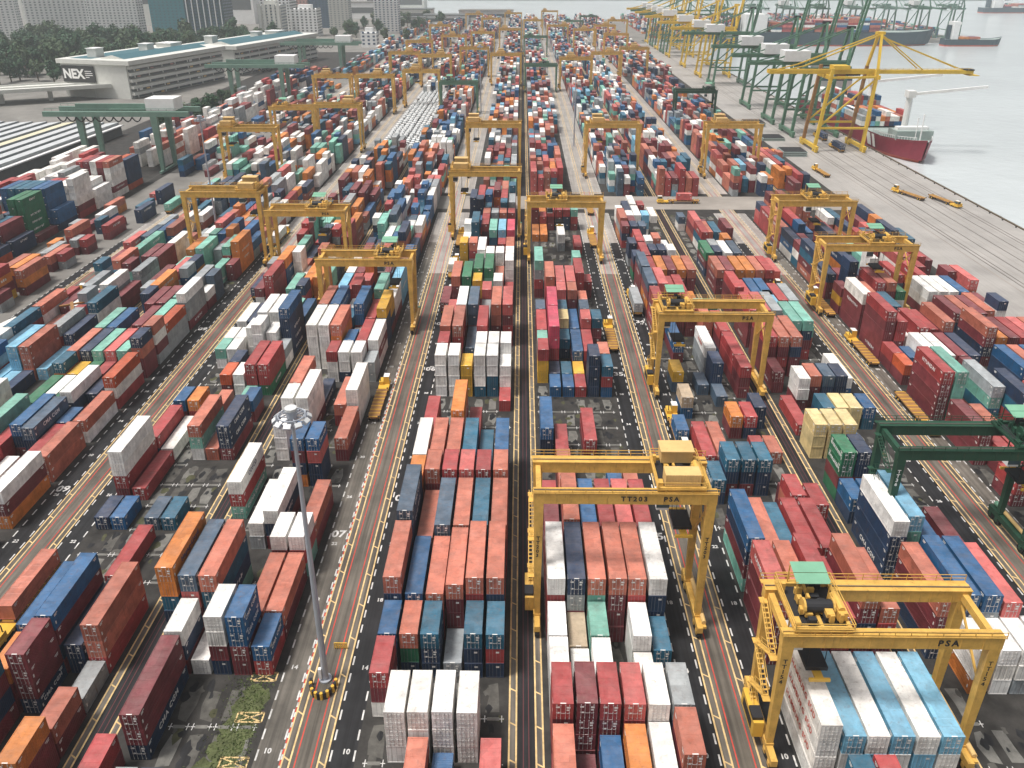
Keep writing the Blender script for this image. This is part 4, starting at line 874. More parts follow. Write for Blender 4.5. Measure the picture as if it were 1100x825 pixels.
truck(-134, 182, -.3, 'white topped truck at the left edge of the yard', ('w', 'L', 'white long container on a truck at the left edge'))
truck(-31.2, 150, 0, 'yellow tractor with an empty orange trailer in the lane left of the mast road')
truck(-76.4, 215, 0, 'truck with a navy container in the outer lane, far from the camera', ('n', 'L', 'navy long container on a truck in the outer road lane'))
truck(-84.8, 262, 0, 'truck with a white container left of the outer road', ('w', 'L', 'white long container on a truck left of the outer road'))
truck(77.4, 230, math.pi, 'truck with a coral container left of the quayside road', ('p', 'L', 'coral red long container on a truck left of the quayside road'))
truck(25, 262, 0, 'yellow tractor with an empty trailer in the middle right road')
truck(32.4, 205, 0, 'truck with a grey container right of the trailer road', ('g', 'L', 'grey long container on a truck right of the trailer road'))
truck(-20.9, 205, 0, 'truck with a maroon container left of the middle block', ('m', 'L', 'maroon long container on a truck left of the middle block'))
truck(-137, 300, 0, 'truck with a mint container on the gravel road', ('a', 'L', 'mint long container on a truck on the gravel road'))
# forklift style stacker near the sparse stacks
q = empty('reach_stacker', (-116.5, 186, .03), .5); b = MB(); b.box(-1.8,1.8,-3.5,3.5,1,2.2,M['orange']); b.box(-1,1,-3.2,-1.5,2.2,3.4,M['orange']); child(b.build('chassis'), q)
b = MB(); b.box(-.8,.8,-.6,1.2,2.2,3.8,M['glass']); child(b.build('cab'), q); b = MB(); b.bar((0,-2.8,3.2),(0,7,6.5),.4,M['orange']); b.box(-3,3,6.6,7.2,5.9,6.3,M['orange']); child(b.build('boom'), q)
for x in (-1.7, 1.7):
    for y in (-2.4, 2.4): b = MB(); b.bar((x-.3,y,.8),(x+.3,y,.8),.8,M['rubber'],12); child(b.build('wheel'), q)
tag(q, 'orange reach stacker in the sparse left yard', 'reach stacker')

# white cars parked in rows
b = MB(); b.frustum((0,0,.35),.92,2.25,(0,0,.95),.9,2.2,M['white']); b.bar((0,0,0),(0,0,.01),.01,M['white'])
b.frustum((0,-.2,.95),.84,1.5,(0,-.3,1.5),.66,.95,M['white'])
carb = b.mesh('body'); wn_ = MB(); wn_.frustum((0,-.2,1.0),.87,1.42,(0,-.3,1.4),.72,1.08,M['glass']); win = wn_.mesh('window')
wl = MB()
for x in (-.8,.8):
    for y in (-1.4,1.35): wl.bar((x-.1,y,.33),(x+.1,y,.33),.33,M['rubber'],8)
whl = wl.mesh('wheels')
nc = 0
for row, X in enumerate((-73.5, -70.6, -67.7, -64.8, -61.5, -58.6, -55.9)):
    y = 398 + row*3
    while y < 398 + 235 - row*4 and nc < 296:
        if rnd.random() < .93:
            q = empty('parked_car', (X + rnd.uniform(-.2,.2), y, .03), rnd.uniform(-.05,.05)); nc += 1
            child(link('body', carb), q); child(link('window', win), q); child(link('wheels', whl), q)
            for o in kids[q]: o.scale = (1.15, 1.15, 1.35)
            tag(q, 'white parked car in the storage rows among the containers', 'car', 'white cars parked in rows')
        y += 5.8

# ------------------------------------------------------------------ quay cranes
def quay_crane(Y, main, legm, house, label, up=False, X0=151.6, X1=176.1, boom=52, back=26):
    r = empty('quay_crane', (0, Y, .03)); gz = 38; az = 57
    for y in (-9, 9):
        b = MB(); b.bar((X0, y, 2.4), (X0+3.5, y*.95, gz+3.5), .75, main if y < 0 else legm); child(b.build('leg'), r)
        b = MB(); b.bar((X1, y, 2.4), (X1+2, y*.75, gz+3), .75, main if y < 0 else legm); b.bar((X1+2, y*.75, gz+3), (X1+3, y*.2, az), .6, main); child(b.build('leg'), r)
        b = MB(); b.bar((X0+1, y, 12), (X1, y, 12), .5, main); b.bar((X0+1, y, 13), (X1+1.6, y*.82, gz-2), .38, main); b.bar((X0+3, y, gz-1), (X1+1.6, y*.82, gz-1), .5, main); child(b.build('brace'), r)
        b = MB(); b.bar((X1+3, y*.2, az), (X0-10, y*.5, gz+4), .3, main); b.bar((X0-10,y*.5,gz+4),(X0-back+3,y*.35,gz+1),.25,main); child(b.build('back_stay'), r)
        if not up:
            b = MB(); b.bar((X1+3, y*.2, az), (X1+26, y*.35, gz+2.2), .26, main); b.bar((X1+3, y*.2, az-1), (X1+boom-6, y*.35, gz+2.2), .2, main); child(b.build('fore_stay'), r)
    for x in (X0, X1):
        b = MB(); b.box(x-.7, x+.7, -13, 13, 1.5, 3.2, main)
        for y in (-11.5, -8.5, 8.5, 11.5):
            b.box(x-.6, x+.6, y-1.1, y+1.1, .15, 1.5, main); b.bar((x-.2, y-.6, .45), (x+.2, y-.6, .45), .4, M['black'], 8); b.bar((x-.2, y+.6, .45), (x+.2, y+.6, .45), .4, M['black'], 8)
        child(b.build('sill_beam'), r)
        b = MB(); b.box(x+2.2, x+3.2, -9, 9, gz-2, gz, main); child(b.build('portal_beam'), r)
    b = MB(); b.box(X0-back, X1+4, -2.6, -1.5, gz, gz+2, main); b.box(X0-back, X1+4, 1.5, 2.6, gz, gz+2, main)
    for x in np.arange(X0-back, X1+5, 6): b.box(x-.3, x+.3, -1.495, 1.495, gz+.2, gz+1.2, main)
    b.bar((X0-back, -3.3, gz+2.6), (X1+3, -3.3, gz+2.6), .08, main)
    child(b.build('girder'), r)
    b = MB(); hx, hz = X1+4.2, gz
    if up:
        d = Vector((math.cos(R(80)), 0, math.sin(R(80))))
        for y in (-2, 2): b.bar((hx, y, hz+1), tuple(Vector((hx, y, hz+1)) + d*boom), .5, main)
        for i in range(1, 12): 
            p = Vector((hx, 0, hz+1)) + d*(boom*i/12); b.bar((p.x, -1.9, p.z), (p.x, 1.9, p.z), .3, main)
    else:
        b.box(hx, hx+boom-4, -2.5, -1.5, hz+.1, hz+1.7, main); b.box(hx, hx+boom-4, 1.5, 2.5, hz+.1, hz+1.7, main)
        for x in np.arange(hx, hx+boom-3, 6): b.box(x-.2, x+.2, -1.495, 1.495, hz+.3, hz+1, main)
        b.box(hx+boom-8, hx+boom-3.9, -3, 3, hz+1.75, hz+2.3, M['black']); b.box(hx+boom-6, hx+boom-1, -3.2, 3.2, hz-.8, hz-.5, main)
        for x in np.arange(hx, hx+boom-5, 3): b.bar((x, -3.1, hz+1.7), (x, -3.1, hz+2.9), .06, main)
        b.bar((hx, -3.1, hz+2.9), (hx+boom-5, -3.1, hz+2.9), .06, main)
    child(b.build('boom'), r)
    b = MB(); hm = M['white'] if house else main
    b.box(X0-8, X0+6, -5, 5, gz+2.1, gz+7.6, hm) if house else b.box(X0+6, X0+14, -3.5, 3.5, gz+2.1, gz+4, hm)
    child(b.build('machinery_house'), r)
    b = MB(); b.box(X0+9, X0+13, -1.45, 1.45, gz-3, gz-.1, M['orange'] if not house else M['white']); b.box(X0+14, X0+20, -2.4, 2.4, gz-.9, gz-.1, M['black']); child(b.build('trolley'), r)
    b = MB(); b.bar((X1+3, -2, az), (X1+3, 2, az), .7, main); b.box(X1+1, X1+5, -1.5, 1.5, az-.2, az+1.2, M['black'] if not main == M['yellow2'] else main); child(b.build('apex'), r)
    return tag(r, label, 'quay crane', 'ship to shore cranes along the quay')
Y2, GQ = M['yellow2'], M['mgreen']
quay_crane(418, Y2, M['orange'], False, 'big yellow quay crane nearest the camera with its boom out over the water')
quay_crane(456, GQ, GQ, True, 'green quay crane directly behind the nearest yellow one, raised boom', up=True)
quay_crane(494, GQ, GQ, True, 'green quay crane with white house, third along the quay', up=True)
quay_crane(548, GQ, GQ, True, 'green quay crane with white house, fourth along the quay, boom raised', up=True)
quay_crane(655, GQ, GQ, True, 'green quay crane beside the pair of distant yellow ones', up=True)
quay_crane(705, Y2, Y2, True, 'yellow quay crane with white house, the nearer of the distant pair', up=True)
quay_crane(775, Y2, Y2, True, 'yellow quay crane with white house, the farther of the distant pair', up=True)
FAR = []
for i in range(8):
    q = quay_crane(0, M['pgreen'] if i % 3 else GQ, GQ, i % 2 == 0, 'pale green far quay crane in the row across the basin', up=i % 4 == 3)
    q.rotation_euler = (0, 0, -math.pi/2 + .0); q.location = (250 + i*42, 1050 + 176 + 9, .03); q['group'] = 'far quay cranes across the basin'
    q.rotation_euler = (0, 0, -math.pi/2)
for i in range(5):
    q = quay_crane(860 + i*38, GQ if i % 2 else Y2, GQ, True, 'hazy quay crane at the end of the long quay', up=i % 2 == 0); q['group'] = 'hazy quay cranes at the end of the quay'
# hatch covers stacked on the apron
for i, (x, y) in enumerate(((138, 402), (138.5, 440), (139, 480))):
    b = MB()
    for k in range(3 - i % 2): b.box(x-6, x+6, y-5.5, y+5.5, .05+k*.9, .65+k*.9, M['deck']); b.box(x-5.6, x+5.6, y-5.1, y+5.1, .655+k*.9, .945+k*.9, M['black'])
    tag(b.build('hatch_cover_stack'), ['grey ship hatch covers stacked on the apron, nearest pile', 'grey ship hatch covers stacked on the apron, middle pile', 'grey ship hatch covers stacked on the apron, farthest pile'][i], 'hatch covers')

# ------------------------------------------------------------------ ships
def ship(L, Wd, fb, x, y, rz, hullm, label, tiers, deckcranes=0, patch=False):
    r = empty('container_ship', (x, y, -3), rz)
    st = [(-L/2, .8, .0), (-L/2+.06*L, 1, 0), (L/2-.26*L, 1, 0), (L/2-.16*L, .92, .0), (L/2-.09*L, .7, .3), (L/2-.035*L, .36, .8), (L/2, .03, 1.3)]   # along +y to the bow
    def ring(s, z, flare):
        yy, w, sh = s; return (w*Wd/2*flare, yy + sh*0, z + sh*(2.2 if z > fb*.5 else 0))
    b = MB(); lev = [(-1, .9, M['boot']), (1.6, .95, hullm), (fb, 1.0, None)]
    for (z0, f0, m0), (z1, f1, _) in zip(lev[:-1], lev[1:]):
        for a, c in zip(st[:-1], st[1:]):
            pull = lambda s, f: s[0] - (1-f)*L*.35*(1 if s[0] > L*.3 else 0)
            for sx in (-1, 1):
                q = [(sx*a[1]*Wd/2*f0, pull(a, f0), z0+(a[2]*2.2 if z0 > 5 else 0)), (sx*c[1]*Wd/2*f0, pull(c, f0), z0+(c[2]*2.2 if z0 > 5 else 0)), (sx*c[1]*Wd/2*f1, pull(c, f1), z1+c[2]*2.2), (sx*a[1]*Wd/2*f1, pull(a, f1), z1+a[2]*2.2)]
                b.quad(*(q if sx > 0 else q[::-1]), m0)
        a = st[0]; b.quad((-a[1]*Wd/2*f0, a[0], z0), (a[1]*Wd/2*f0, a[0], z0), (a[1]*Wd/2*f1, a[0], z1), (-a[1]*Wd/2*f1, a[0], z1), m0)
    for a, c in zip(st[:-1], st[1:]): b.quad((-a[1]*Wd/2, a[0], fb-.6+a[2]*2), (a[1]*Wd/2, a[0], fb-.6+a[2]*2), (c[1]*Wd/2, c[0], fb-.6+c[2]*2), (-c[1]*Wd/2, c[0], fb-.6+c[2]*2), M['deck'])
    child(b.build('hull'), r)
    if patch:
        b = MB(); ya = L/2-.235*L
        for k, (o, w) in enumerate(((0, 5), (7, 3.2))):
            b.poly([(Wd/2+.06, ya+o, 3), (Wd/2+.06, ya+o+w, 3), (Wd/2+.12, ya+o+w-4, fb-.5), (Wd/2+.12, ya+o-4, fb-.5)], M['label'])
        child(b.build('painted_emblem'), r)
        b = MB(); yb_ = L/2-.14*L
        b.box(-Wd*.36, Wd*.36, yb_-2, yb_+8, fb, fb+4.5, M['deck']); b.box(-Wd*.3, Wd*.3, yb_+1, yb_+5, fb+4.5, fb+6, M['white']); b.bar((0, yb_+14, fb+1), (0, yb_+14, fb+14), .35, M['white'], 8); b.bar((1.6, yb_+12, fb+1), (1.6, yb_+12, fb+12), .25, M['white'], 8)
        for sx in (-1, 1):
            for y2 in np.linspace(L/2-.22*L, L/2-.03*L, 22):
                w = np.interp(y2, [s[0] for s in st], [s[1] for s in st])*Wd/2; zz = fb+np.interp(y2, [s[0] for s in st], [s[2] for s in st])*2
                b.bar((sx*(w-.3), y2, zz), (sx*(w-.3), y2, zz+1.6), .09, M['white'])
            for y2, y3 in zip(np.linspace(L/2-.22*L, L/2-.03*L, 22)[:-1], np.linspace(L/2-.22*L, L/2-.03*L, 22)[1:]):
                f = lambda q: (sx*(np.interp(q, [s[0] for s in st], [s[1] for s in st])*Wd/2-.3), q, fb+np.interp(q, [s[0] for s in st], [s[2] for s in st])*2+1.5)
                b.bar(f(y2), f(y3), .1, M['white'])
        child(b.build('foredeck'), r)
    b = MB(); b.box(-Wd*.42, Wd*.42, -L/2+.1*L, -L/2+.2*L, fb, fb+20, M['white']); b.box(-Wd*.48, Wd*.48, -L/2+.19*L, -L/2+.205*L, fb+17, fb+19.5, M['white']); b.box(-Wd*.4, Wd*.4, -L/2+.2*L, -L/2+.206*L, fb+14, fb+15.5, M['glass']); b.box(-3, 3, -L/2+.05*L, -L/2+.09*L, fb, fb+16, hullm)
    child(b.build('bridge_house'), r)
    for i in range(deckcranes):
        b = MB(); yy = L*(.23 - .3*i); b.bar((-Wd*.3, yy, fb), (-Wd*.3, yy, fb+17), 1.7, M['white'], 10); b.box(-Wd*.3-2, -Wd*.3+2, yy-2.5, yy+2.5, fb+17, fb+20.5, M['white']); b.bar((-Wd*.3, yy, fb+18.5), (-Wd*.3-38, yy+4, fb+23), .7, M['white']); child(b.build('deck_crane'), r)
    tag(r, label, 'ship')
    rows = int(Wd/2.6); i0 = -L/2+.22*L; nb = int((.5*L)/13); 
    vv, ff, cc = [], [], []
    for bq in range(nb):
        nt = tiers + rnd.choice((-1, 0, 0, 1))
        for rr in range(rows):
            for t in range(max(1, nt + rnd.choice((-1, 0, 0)))):
                x0 = -rows*1.3 + rr*2.6 + .08; y0 = i0 + bq*13; z0 = fb + .3 + t*2.62; i = len(vv)
                vv += [(x0,y0,z0),(x0+2.44,y0,z0),(x0+2.44,y0+12.2,z0),(x0,y0+12.2,z0),(x0,y0,z0+2.6),(x0+2.44,y0,z0+2.6),(x0+2.44,y0+12.2,z0+2.6),(x0,y0+12.2,z0+2.6)]
                base = PAL[rnd.choice(MIX+'ssrr')]
                for f in ((4,5,6,7),(0,1,5,4),(1,2,6,5),(3,0,4,7),(2,3,7,6)): ff.append(tuple(i+j for j in f)); cc.append((*base, 1))
    me = bpy.data.meshes.new('deck_cargo'); me.from_pydata(vv, [], ff); at = me.attributes.new('paint', 'FLOAT_COLOR', 'FACE'); at.data.foreach_set('color', np.array(cc, np.float32).ravel()); me.materials.append(M['paint_mass'])
    o = link('deck_cargo', me, loc=(x, y, -3), rz=rz); tag(o, 'rows of containers stacked on the deck of the ' + label.split(' ship')[0].split(' with')[0] + ' ship', 'containers', kind='stuff')
    return r
ship(165, 26, 9.5, QX+15.5, 474, math.pi, M['hull'], 'maroon container ship with white deck cranes moored at the quay, bow toward the camera', 3, 2, True)
b2 = ship(260, 38, 16, 372, 1022, -math.pi/2, M['hulldark'], 'dark hulled big container ship across the basin', 5)
text_obj('HMM', 10, M['letter_white'], b2, (19.1, 15, 9), (math.pi/2, 0, math.pi/2), bold=.03) if False else None
ship(70, 18, 8, 545, 1012, -math.pi/2, M['hulldark'], 'small dark ship beyond the big one across the basin', 2)
ship(180, 30, 10, 1010, 1700, -math.pi/2, M['hulldark'], 'distant long ship at sea in the upper right corner', 3)
# containers stored on the far terminal
vv, ff, cc = [], [], []
for gx_ in range(21):
    for gy_ in range(24):
        X, Yc = 165 + gx_*18, 1075 + gy_*14
        if rnd.random() < .8:
            for rr in range(6):
                for t in range(rnd.choice((2,3,4,5))):
                    x0, z0 = X + rr*2.7, t*2.6; i = len(vv); y0 = Yc
                    vv += [(x0,y0,z0),(x0+2.44,y0,z0),(x0+2.44,y0+12.2,z0),(x0,y0+12.2,z0),(x0,y0,z0+2.59),(x0+2.44,y0,z0+2.59),(x0+2.44,y0+12.2,z0+2.59),(x0,y0+12.2,z0+2.59)]
                    base = PAL[rnd.choice(MIX+'ssrr')]
                    for f in ((4,5,6,7),(0,1,5,4),(3,0,4,7)): ff.append(tuple(i+j for j in f)); cc.append((*base, 1))
me = bpy.data.meshes.new('far_terminal_containers'); me.from_pydata(vv, [], ff); at = me.attributes.new('paint', 'FLOAT_COLOR', 'FACE'); at.data.foreach_set('color', np.array(cc, np.float32).ravel()); me.materials.append(M['paint_mass'])
tag(link('far_terminal_containers', me), 'colourful containers of the far terminal across the basin', 'containers', kind='stuff')

# ------------------------------------------------------------------ bridge cranes of the outer yard
def bridge_crane(X, Y, label, house=1):
    r = empty('bridge_crane', (X, Y, .03)); P = M['pgreen']; z = 26
    for x in (-17, 17):
        for y in (-7, 7): b = MB(); b.frustum((x, y, 1.5), .8, .8, (x, y, z), 1.5, 1.0, P); child(b.build('leg'), r)
        b = MB(); b.box(x-.6, x+.6, -10, 10, .5, 1.495, P); child(b.build('sill_beam'), r)
    for y in (-7, 7):
        b = MB(); b.box(-33, 33, y-.9, y+.9, z+.005, z+2.2, P); b.bar((-33, y+1.3, z+3.2), (33, y+1.3, z+3.2), .08, P)
        for x in np.linspace(-33, 33, 20): b.bar((x, y+1.3, z+2.2), (x, y+1.3, z+3.2), .06, P)
        child(b.build('girder'), r)
    b = MB()
    for i in range(9):
        xs = [-26 + i*4.2 + q*1.05 for q in range(5)]; zz = [z-.1, z-1.6, z-2.1, z-1.6, z-.1]
        for q in range(4): b.bar((xs[q], -8.3, zz[q]), (xs[q+1], -8.3, zz[q+1]), .22, M['black'])
    child(b.build('festoon_cable'), r)
    b = MB(); b.box(-4, 12, -5, 5, z+2.25, z+2.9, P); b.box(13, 26, -5, 5, z+2.25, z+7.5, M['white']); b.box(-20, 12, -3, -2, z+2.95, z+5, P); child(b.build('machinery_house'), r)
    return tag(r, label, 'bridge crane', 'pale green bridge cranes in the outer yard')
bridge_crane(-183, 366, 'pale green bridge crane in front of the depot, the nearest with a white house')
bridge_crane(-176, 545, 'pale green bridge crane, the second one, beside the long depot')
bridge_crane(-170, 700, 'pale green bridge crane, farthest of the three')

# ------------------------------------------------------------------ depot building, sheds, viaduct
def depot(name, x, y, rz, L, Wd, H, label, sign=False):
    r = empty(name, (x, y, 0), rz); b = MB()                 # front right corner at the origin, runs along +y, width to -x
    b.box(-Wd, -2, 0, L, 0, H-3, M['conc']); child(b.build('wall'), r)
    for k in range(5):
        z = 1.2 + k*(H-4)/5
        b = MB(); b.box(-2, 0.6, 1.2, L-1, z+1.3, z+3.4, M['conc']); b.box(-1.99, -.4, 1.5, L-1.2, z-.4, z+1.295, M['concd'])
        for yy in np.arange(5, L-3, 15): b.box(-.35, .2, yy, yy+.8, z-.4, z+1.29, M['conc'])
        rr2 = random.Random(k)
        for yy in np.arange(7, L-8, 7.5):
            if rr2.random() < .3: b.box(-1.5, -.36, yy+1, yy+4.5, z-.3, z+rr2.uniform(.4,1.1), M[rr2.choice(['white','navywin','pink','tan'])])
        child(b.build('parking_deck'), r)
    b = MB(); b.box(-Wd-2, 2.2, -1.5, L+1.5, H-2.995, H, M['conc']); child(b.build('roof'), r)
    b = MB(); b.poly([(-Wd+4, 4, H+.02), (-34, 4, H+.02), (-34, L-30, H+.02), (-Wd+4, L-30, H+.02)], M['tealroof'])
    b.poly([(-30, 8, H+.05), (-19, 8, H+2.6), (-19, L-8, H+2.6), (-30, L-8, H+.05)], M['tealroof']); b.poly([(-19, 8, H+2.6), (-9, 8, H+.05), (-9, L-8, H+.05), (-19, L-8, H+2.6)], M['tealroof']); b.poly([(-30, 8, H+.05), (-9, 8, H+.05), (-19, 8, H+2.6)], M['conc'])
    child(b.build('roof_covering'), r)
    for (px, py, w, h) in ((-Wd+14, 12, 8, 6), (-Wd+18, L*.55, 8, 5), (-Wd+12, L*.8, 14, 3)):
        b = MB(); b.box(px, px+w, py, py+w, H+.05, H+h, M['conc']); b.box(px-.5, px+w+.5, py-.5, py+w+.5, H+h, H+h+.4, M['white']); child(b.build('plant_room'), r)
    tag(r, label, 'building')
    if sign:
        b = MB(); b.box(-Wd+1, -Wd+29, -1.0, -.4, H-16, H-4.5, M['letter_black']); o = b.build('billboard'); o.location = (x, y, 0); o.rotation_euler = (0, 0, rz)
        tag(o, 'dark billboard with white lettering on the depot end wall', 'billboard'); kids.setdefault(o, [])
        text_obj('NEX', 9, M['letter_white'], o, (-Wd+11, -1.06, H-10.4), (math.pi/2, 0, 0), bold=.04)
        b = MB()
        for k, ln in enumerate((7, 8, 8, 4)): b.box(-Wd+21, -Wd+21+ln*.8, -1.05, -1.005, H-8.3-k*1.4, H-7.8-k*1.4, M['letter_white'])
        child(b.build('small_print'), o)
    return r
depot('terraced_depot', -277, 573, -R(15), 112, 58, 26.5, 'long pale depot with open parking decks and a teal roof, near block', True)
depot('terraced_depot', -243, 698, -R(15), 140, 52, 25, 'long pale depot with teal roof, far block')
r = empty('saw_roof_shed', (-231, 338, 0), R(-3)); b = MB(); b.box(-86, -1, 1, 109, 0, 5, M['concd']); b.box(-2.5, 0, 0, 110, 5.005, 5.6, M['white']); child(b.build('wall'), r)
for i in range(10):
    b = MB(); x0 = -2.6 - i*8.4; b.box(x0-.2, x0, 0, 110, 5.0, 7.0, M['recess']); b.poly([(x0,0,7.05),(x0,110,7.05),(x0-7.2,110,6.3),(x0-7.2,0,6.3)], M['shed_roof'] if i != 3 else M['k_roof']); b.poly([(x0,0,5),(x0,0,7.05),(x0-7.2,0,6.3),(x0-7.2,0,5)], M['concd']); b.box(x0-8.3, x0-7.25, 0, 110, 5.0, 5.4, M['recess'])
    child(b.build('roof_bay'), r)
tag(r, 'low shed with striped white saw tooth roof at the left edge', 'shed')
r = empty('viaduct', (-340, 600, 0), R(62)); b = MB(); b.box(-14, 14, -260, 60, 8, 9.5, M['conc']); b.box(-14.3, -13.7, -260, 60, 9.505, 10.6, M['conc']); b.box(13.7, 14.3, -260, 60, 9.505, 10.6, M['conc']); b.box(-.3, .3, -260, 60, 9.505, 10.4, M['conc']); child(b.build('deck'), r)
for y in range(-250, 60, 30): b = MB(); b.box(-2, 2, y-1.5, y+1.5, 0, 7.995, M['conc']); child(b.build('pier'), r)
r.location = (-352, 560, 0); r.rotation_euler = (0, 0, R(-62)); tag(r, 'raised concrete viaduct beside the trees at the left', 'viaduct')

# ------------------------------------------------------------------ towers
def tower(name, X, Y, w, d, h, fl, wall, win, label, rz=0, cat='tower block', fins=0, bal=False):
    r = empty(name, (X, Y, 0), rz); b = MB(); b.box(-w/2, w/2, -d/2, d/2, 0, h, wall); b.box(-w/4, w/4, -d/4, d/4, h, h+5, wall); child(b.build('wall'), r)
    n = max(2, int(h/fl)); n = min(n, 45); me = MB()
    bays = max(3, int(w/5)); bd = max(2, int(d/5))
    for i in range(bays): a = -w/2 + w*(i+.28)/bays; c = -w/2 + w*(i+.72)/bays; me.box(a, c, -d/2-.12, -d/2-.005, 0, fl*.5, win)
    for i in range(bd): a = -d/2 + d*(i+.18)/bd; c = -d/2 + d*(i+.82)/bd; me.box(w/2+.005, w/2+.12, a, c, 0, fl*.5, win); me.box(-w/2-.12, -w/2-.005, a, c, 0, fl*.5, win)
    if bal: me.box(-w/2-.9, w/2+.9, -d/2-.9, -d/2-.13, -.9, -.1, wall)
    wm = me.mesh('window_row')
    for i in range(n): o = child(link('window_row', wm), r); o.location = (0, 0, 3 + i*fl)
    for i in range(fins):
        x = -w/2 + w*(i+.5)/fins; b = MB(); b.box(x-w*.06, x+w*.06, -d/2-1.6, -d/2-.15, 0, h+2, wall); child(b.build('fin'), r)
    return tag(r, label, cat)
Wh, Gl, Tg = M['white'], M['glass'], M['tealglass']
tower('housing_block', -628, 1000, 44, 16, 90, 2.9, Wh, M['recess'], 'white housing slab at the far upper left corner', R(12), bal=True)
tower('housing_block', -549, 990, 68, 16, 90, 2.9, Wh, M['recess'], 'white housing slab, second from the upper left corner', R(8), bal=True)
tower('housing_block', -478, 985, 60, 16, 88, 2.9, Wh, M['recess'], 'white housing slab nearest the teal glass tower', R(-4), bal=True)
tower('office_tower', -452, 1085, 48, 30, 130, 3.6, Tg, M['tealroof'], 'teal glass office tower beside the white housing')
tower('office_tower', -392, 1050, 48, 34, 130, 3.6, Gl, M['navywin'], 'dark glass office tower with white vertical fins')
r = [o for o in COL.objects if o.get('label') == 'dark glass office tower with white vertical fins'][0]
for i in range(7):
    x = -21 + i*7; b = MB(); b.box(x-.5, x+.5, -18.2, -17.2, 0, 131, Wh); child(b.build('fin'), r)
tower('office_tower', -333, 1150, 40, 36, 58, 3.6, Wh, M['concd'], 'white office block right of the dark finned tower')
tower('office_tower', -322, 1080, 30, 26, 40, 3.6, M['conc'], M['navywin'], 'low office block with navy window columns', fins=5)
tower('office_tower', -286, 1110, 34, 26, 34, 3.4, Wh, M['concd'], 'stepped white office block below the pink building')
tower('office_tower', -345, 1260, 60, 30, 70, 3.6, M['pink'], M['concd'], 'pink office building behind the white office blocks')
tower('office_tower', -302, 1260, 30, 30, 110, 3.6, M['navywin'], Gl, 'slim dark tower right of the pink building')
tower('housing_tower', -266, 1230, 28, 26, 130, 3.0, M['conc'], M['recess'], 'cream residential tower beside the slim dark one', bal=True)
tower('housing_tower', -186, 1160, 32, 26, 130, 3.0, Wh, M['navywin'], 'lone white residential tower with blue window columns', bal=True)
tower('office_building', -176, 960, 18, 16, 16, 4, Wh, M['navywin'], 'small white building with navy glass below the lone tower', cat='building')
for i, (x, y, w, d, h) in enumerate(((-120,1330,70,40,14),(-60,1420,90,40,16),(-190,1420,80,40,18),(-270,1480,90,40,26),(-260,1750,120,60,30),(-380,1500,90,40,40),(-460,1350,70,40,60),(-560,1300,60,30,90),(-700,1250,80,30,95),(-380,1800,100,40,50),(-180,1300,60,24,12))):
    r = empty('warehouse', (x, y, 0)); b = MB(); b.box(-w/2, w/2, -d/2, d/2, 0, h, M['conc'] if i % 3 else M['white']); child(b.build('wall'), r)
    b = MB(); b.box(-w/2-1, w/2+1, -d/2-1, d/2+1, h+.01, h+.8, M['pad'] if i % 2 else M['concd']); child(b.build('roof'), r)
    b = MB()
    b.box(-w/2+4, w/2-4, -d/2-.2, -d/2-.01, h*.35, h*.7, M['concd'])
    child(b.build('window_row'), r)
    tag(r, 'pale hazy warehouse beyond the last container rows', 'building', 'pale buildings beyond the container rows')

# ------------------------------------------------------------------ trees
def tree_mesh(seed, m):
    rr = random.Random(seed); b = MB(); cl = []
    for _ in range(13):
        a = rr.uniform(0, 6.28); q = rr.uniform(.1, .75); cl.append((q*math.cos(a)*4.6, q*math.sin(a)*4.6, rr.uniform(5, 11.2) - q*1.6, rr.uniform(1.3, 2.5)))
    for (cx, cy, cz, cr) in cl:
        for _ in range(75):
            u = Vector((rr.gauss(0,1), rr.gauss(0,1), rr.gauss(0,1))).normalized()*cr*rr.uniform(.65, 1.12); p = Vector((cx,cy,cz)) + u
            s = rr.uniform(.3, .62); n = (u.normalized() + Vector((rr.gauss(0,.5), rr.gauss(0,.5), rr.gauss(0,.5)+.4))).normalized(); t = n.orthogonal().normalized(); w = n.cross(t); a = rr.uniform(0, 6.28)
            t, w = t*math.cos(a)+w*math.sin(a), w*math.cos(a)-t*math.sin(a)
            b.quad(tuple(p-t*s-w*s*.7), tuple(p+t*s-w*s*.7), tuple(p+t*s*.8+w*s*.7), tuple(p-t*s*.8+w*s*.7), m)
    crown = b.mesh('crown')
    b = MB(); b.bar((0,0,0),(.2,.1,4.5),.42,M['bark'],7,r2=.26)
    for (cx,cy,cz,cr) in cl[:6]: b.bar((.2,.1,4.2),(cx*.8,cy*.8,cz-.5),.17,M['bark'],5,r2=.06)
    return crown, b.mesh('trunk')
TREES = [tree_mesh(s, M['leaf'] if s % 2 else M['leaf2']) for s in range(1, 6)]
TL = ['broad dark green tree in the wood beside the viaduct', 'paler green tree in front of the white housing blocks', 'green tree standing between far buildings', 'green tree beside the striped shed']
def tree(X, Y, s, li):
    c, t = rnd.choice(TREES); r = empty('tree', (X, Y, 0), rnd.uniform(0, 6.28)); r.scale = (s, s, s*rnd.uniform(.9, 1.2))
    child(link('crown', c), r); child(link('trunk', t), r); tag(r, TL[li], 'tree', ['trees of the wood beside the viaduct', 'trees before the housing blocks', 'trees between far buildings', 'trees beside the shed'][li])
for i in range(150):
    y = rnd.uniform(640, 960); x = rnd.uniform(-640, -330)
    if x > -345 + (640-y)*.05 and y < 700: continue
    tree(x, y, rnd.uniform(1.3, 2.3), 0 if y < 880 else 1)
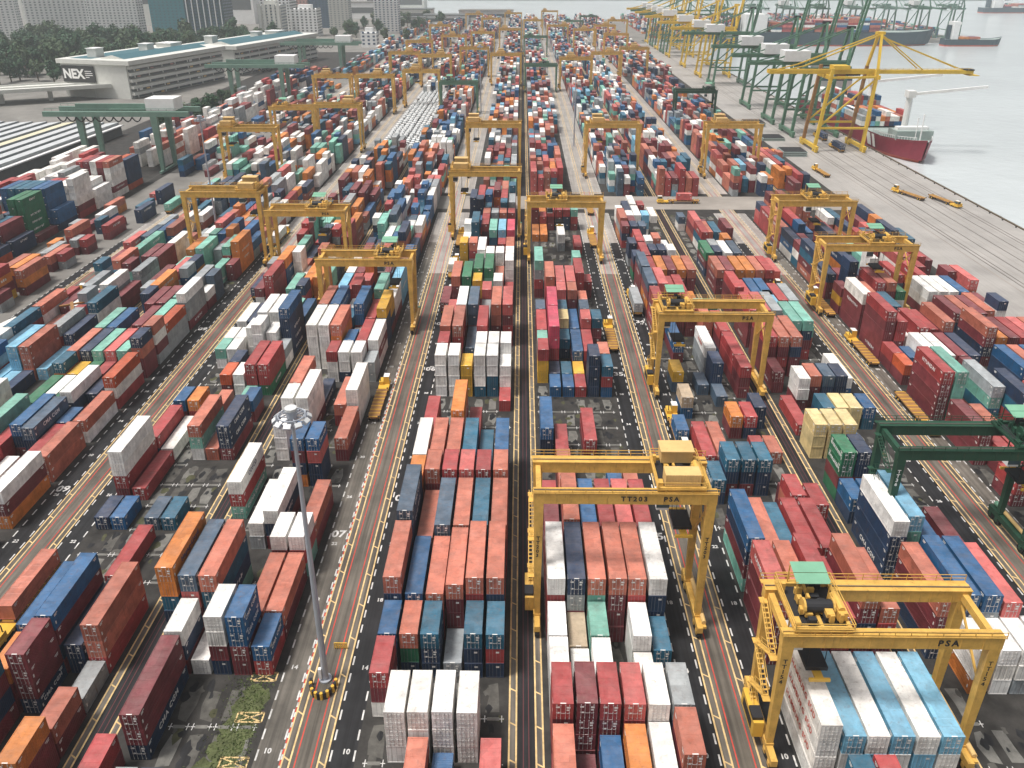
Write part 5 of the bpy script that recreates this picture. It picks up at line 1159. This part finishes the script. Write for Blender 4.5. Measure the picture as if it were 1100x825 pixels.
for i in range(30): tree(rnd.uniform(-470, -290), rnd.uniform(900, 985), rnd.uniform(1.2, 2.0), 1)
for i in range(26): tree(rnd.uniform(-240, -120) , rnd.uniform(1000, 1450), rnd.uniform(1.0, 1.8), 2)
for i in range(20): tree(rnd.uniform(-215, -196), rnd.uniform(440, 560), rnd.uniform(.7, 1.0), 3)
# far hills behind the water
def hills(x0, x1, y, h, seed):
    rr = random.Random(seed); b = MB(); n = 60; ph = [rr.uniform(0, 6.28) for _ in range(5)]
    hh = lambda u: h*(.45 + .25*math.sin(u*9+ph[0]) + .18*math.sin(u*21+ph[1]) + .1*math.sin(u*47+ph[2]))*min(1, 8*u, 8*(1-u))
    for i in range(n):
        u, v = i/n, (i+1)/n; xa, xb = x0+(x1-x0)*u, x0+(x1-x0)*v
        b.quad((xa,y,-3),(xb,y,-3),(xb,y+150,max(0,hh(v))-3),(xa,y+150,max(0,hh(u))-3), M['leaf']); b.quad((xa,y+150,max(0,hh(u))-3),(xb,y+150,max(0,hh(v))-3),(xb,y+400,-3),(xa,y+400,-3), M['leaf'])
    return b
tag(hills(-700, 1300, 2250, 26, 4).build('hills'), 'low hazy wooded island beyond the anchorage', 'hills', kind='structure')
tag(hills(-2600, -500, 2300, 110, 9).build('wooded_hills'), 'hazy wooded hill behind the city towers', 'hills', kind='structure')

# ------------------------------------------------------------------ haze
hz = MB(); hz.box(-5000, 5000, -60, 7000, -5, 190, M['white'])
ho = hz.build('haze'); ho['kind'] = 'stuff'; ho['label'] = 'pale sea haze over the whole port'; ho['category'] = 'haze'
hmat = bpy.data.materials.new('haze_volume'); hmat.use_nodes = True; ht = hmat.node_tree; ht.nodes.clear()
hv = ht.nodes.new('ShaderNodeVolumePrincipled'); hv.inputs['Color'].default_value = (.9, .97, 1, 1); hv.inputs['Density'].default_value = .00014; hv.inputs['Anisotropy'].default_value = .1
hout = ht.nodes.new('ShaderNodeOutputMaterial'); ht.links.new(hv.outputs[0], hout.inputs['Volume'])
ho.data.materials.clear(); ho.data.materials.append(hmat)
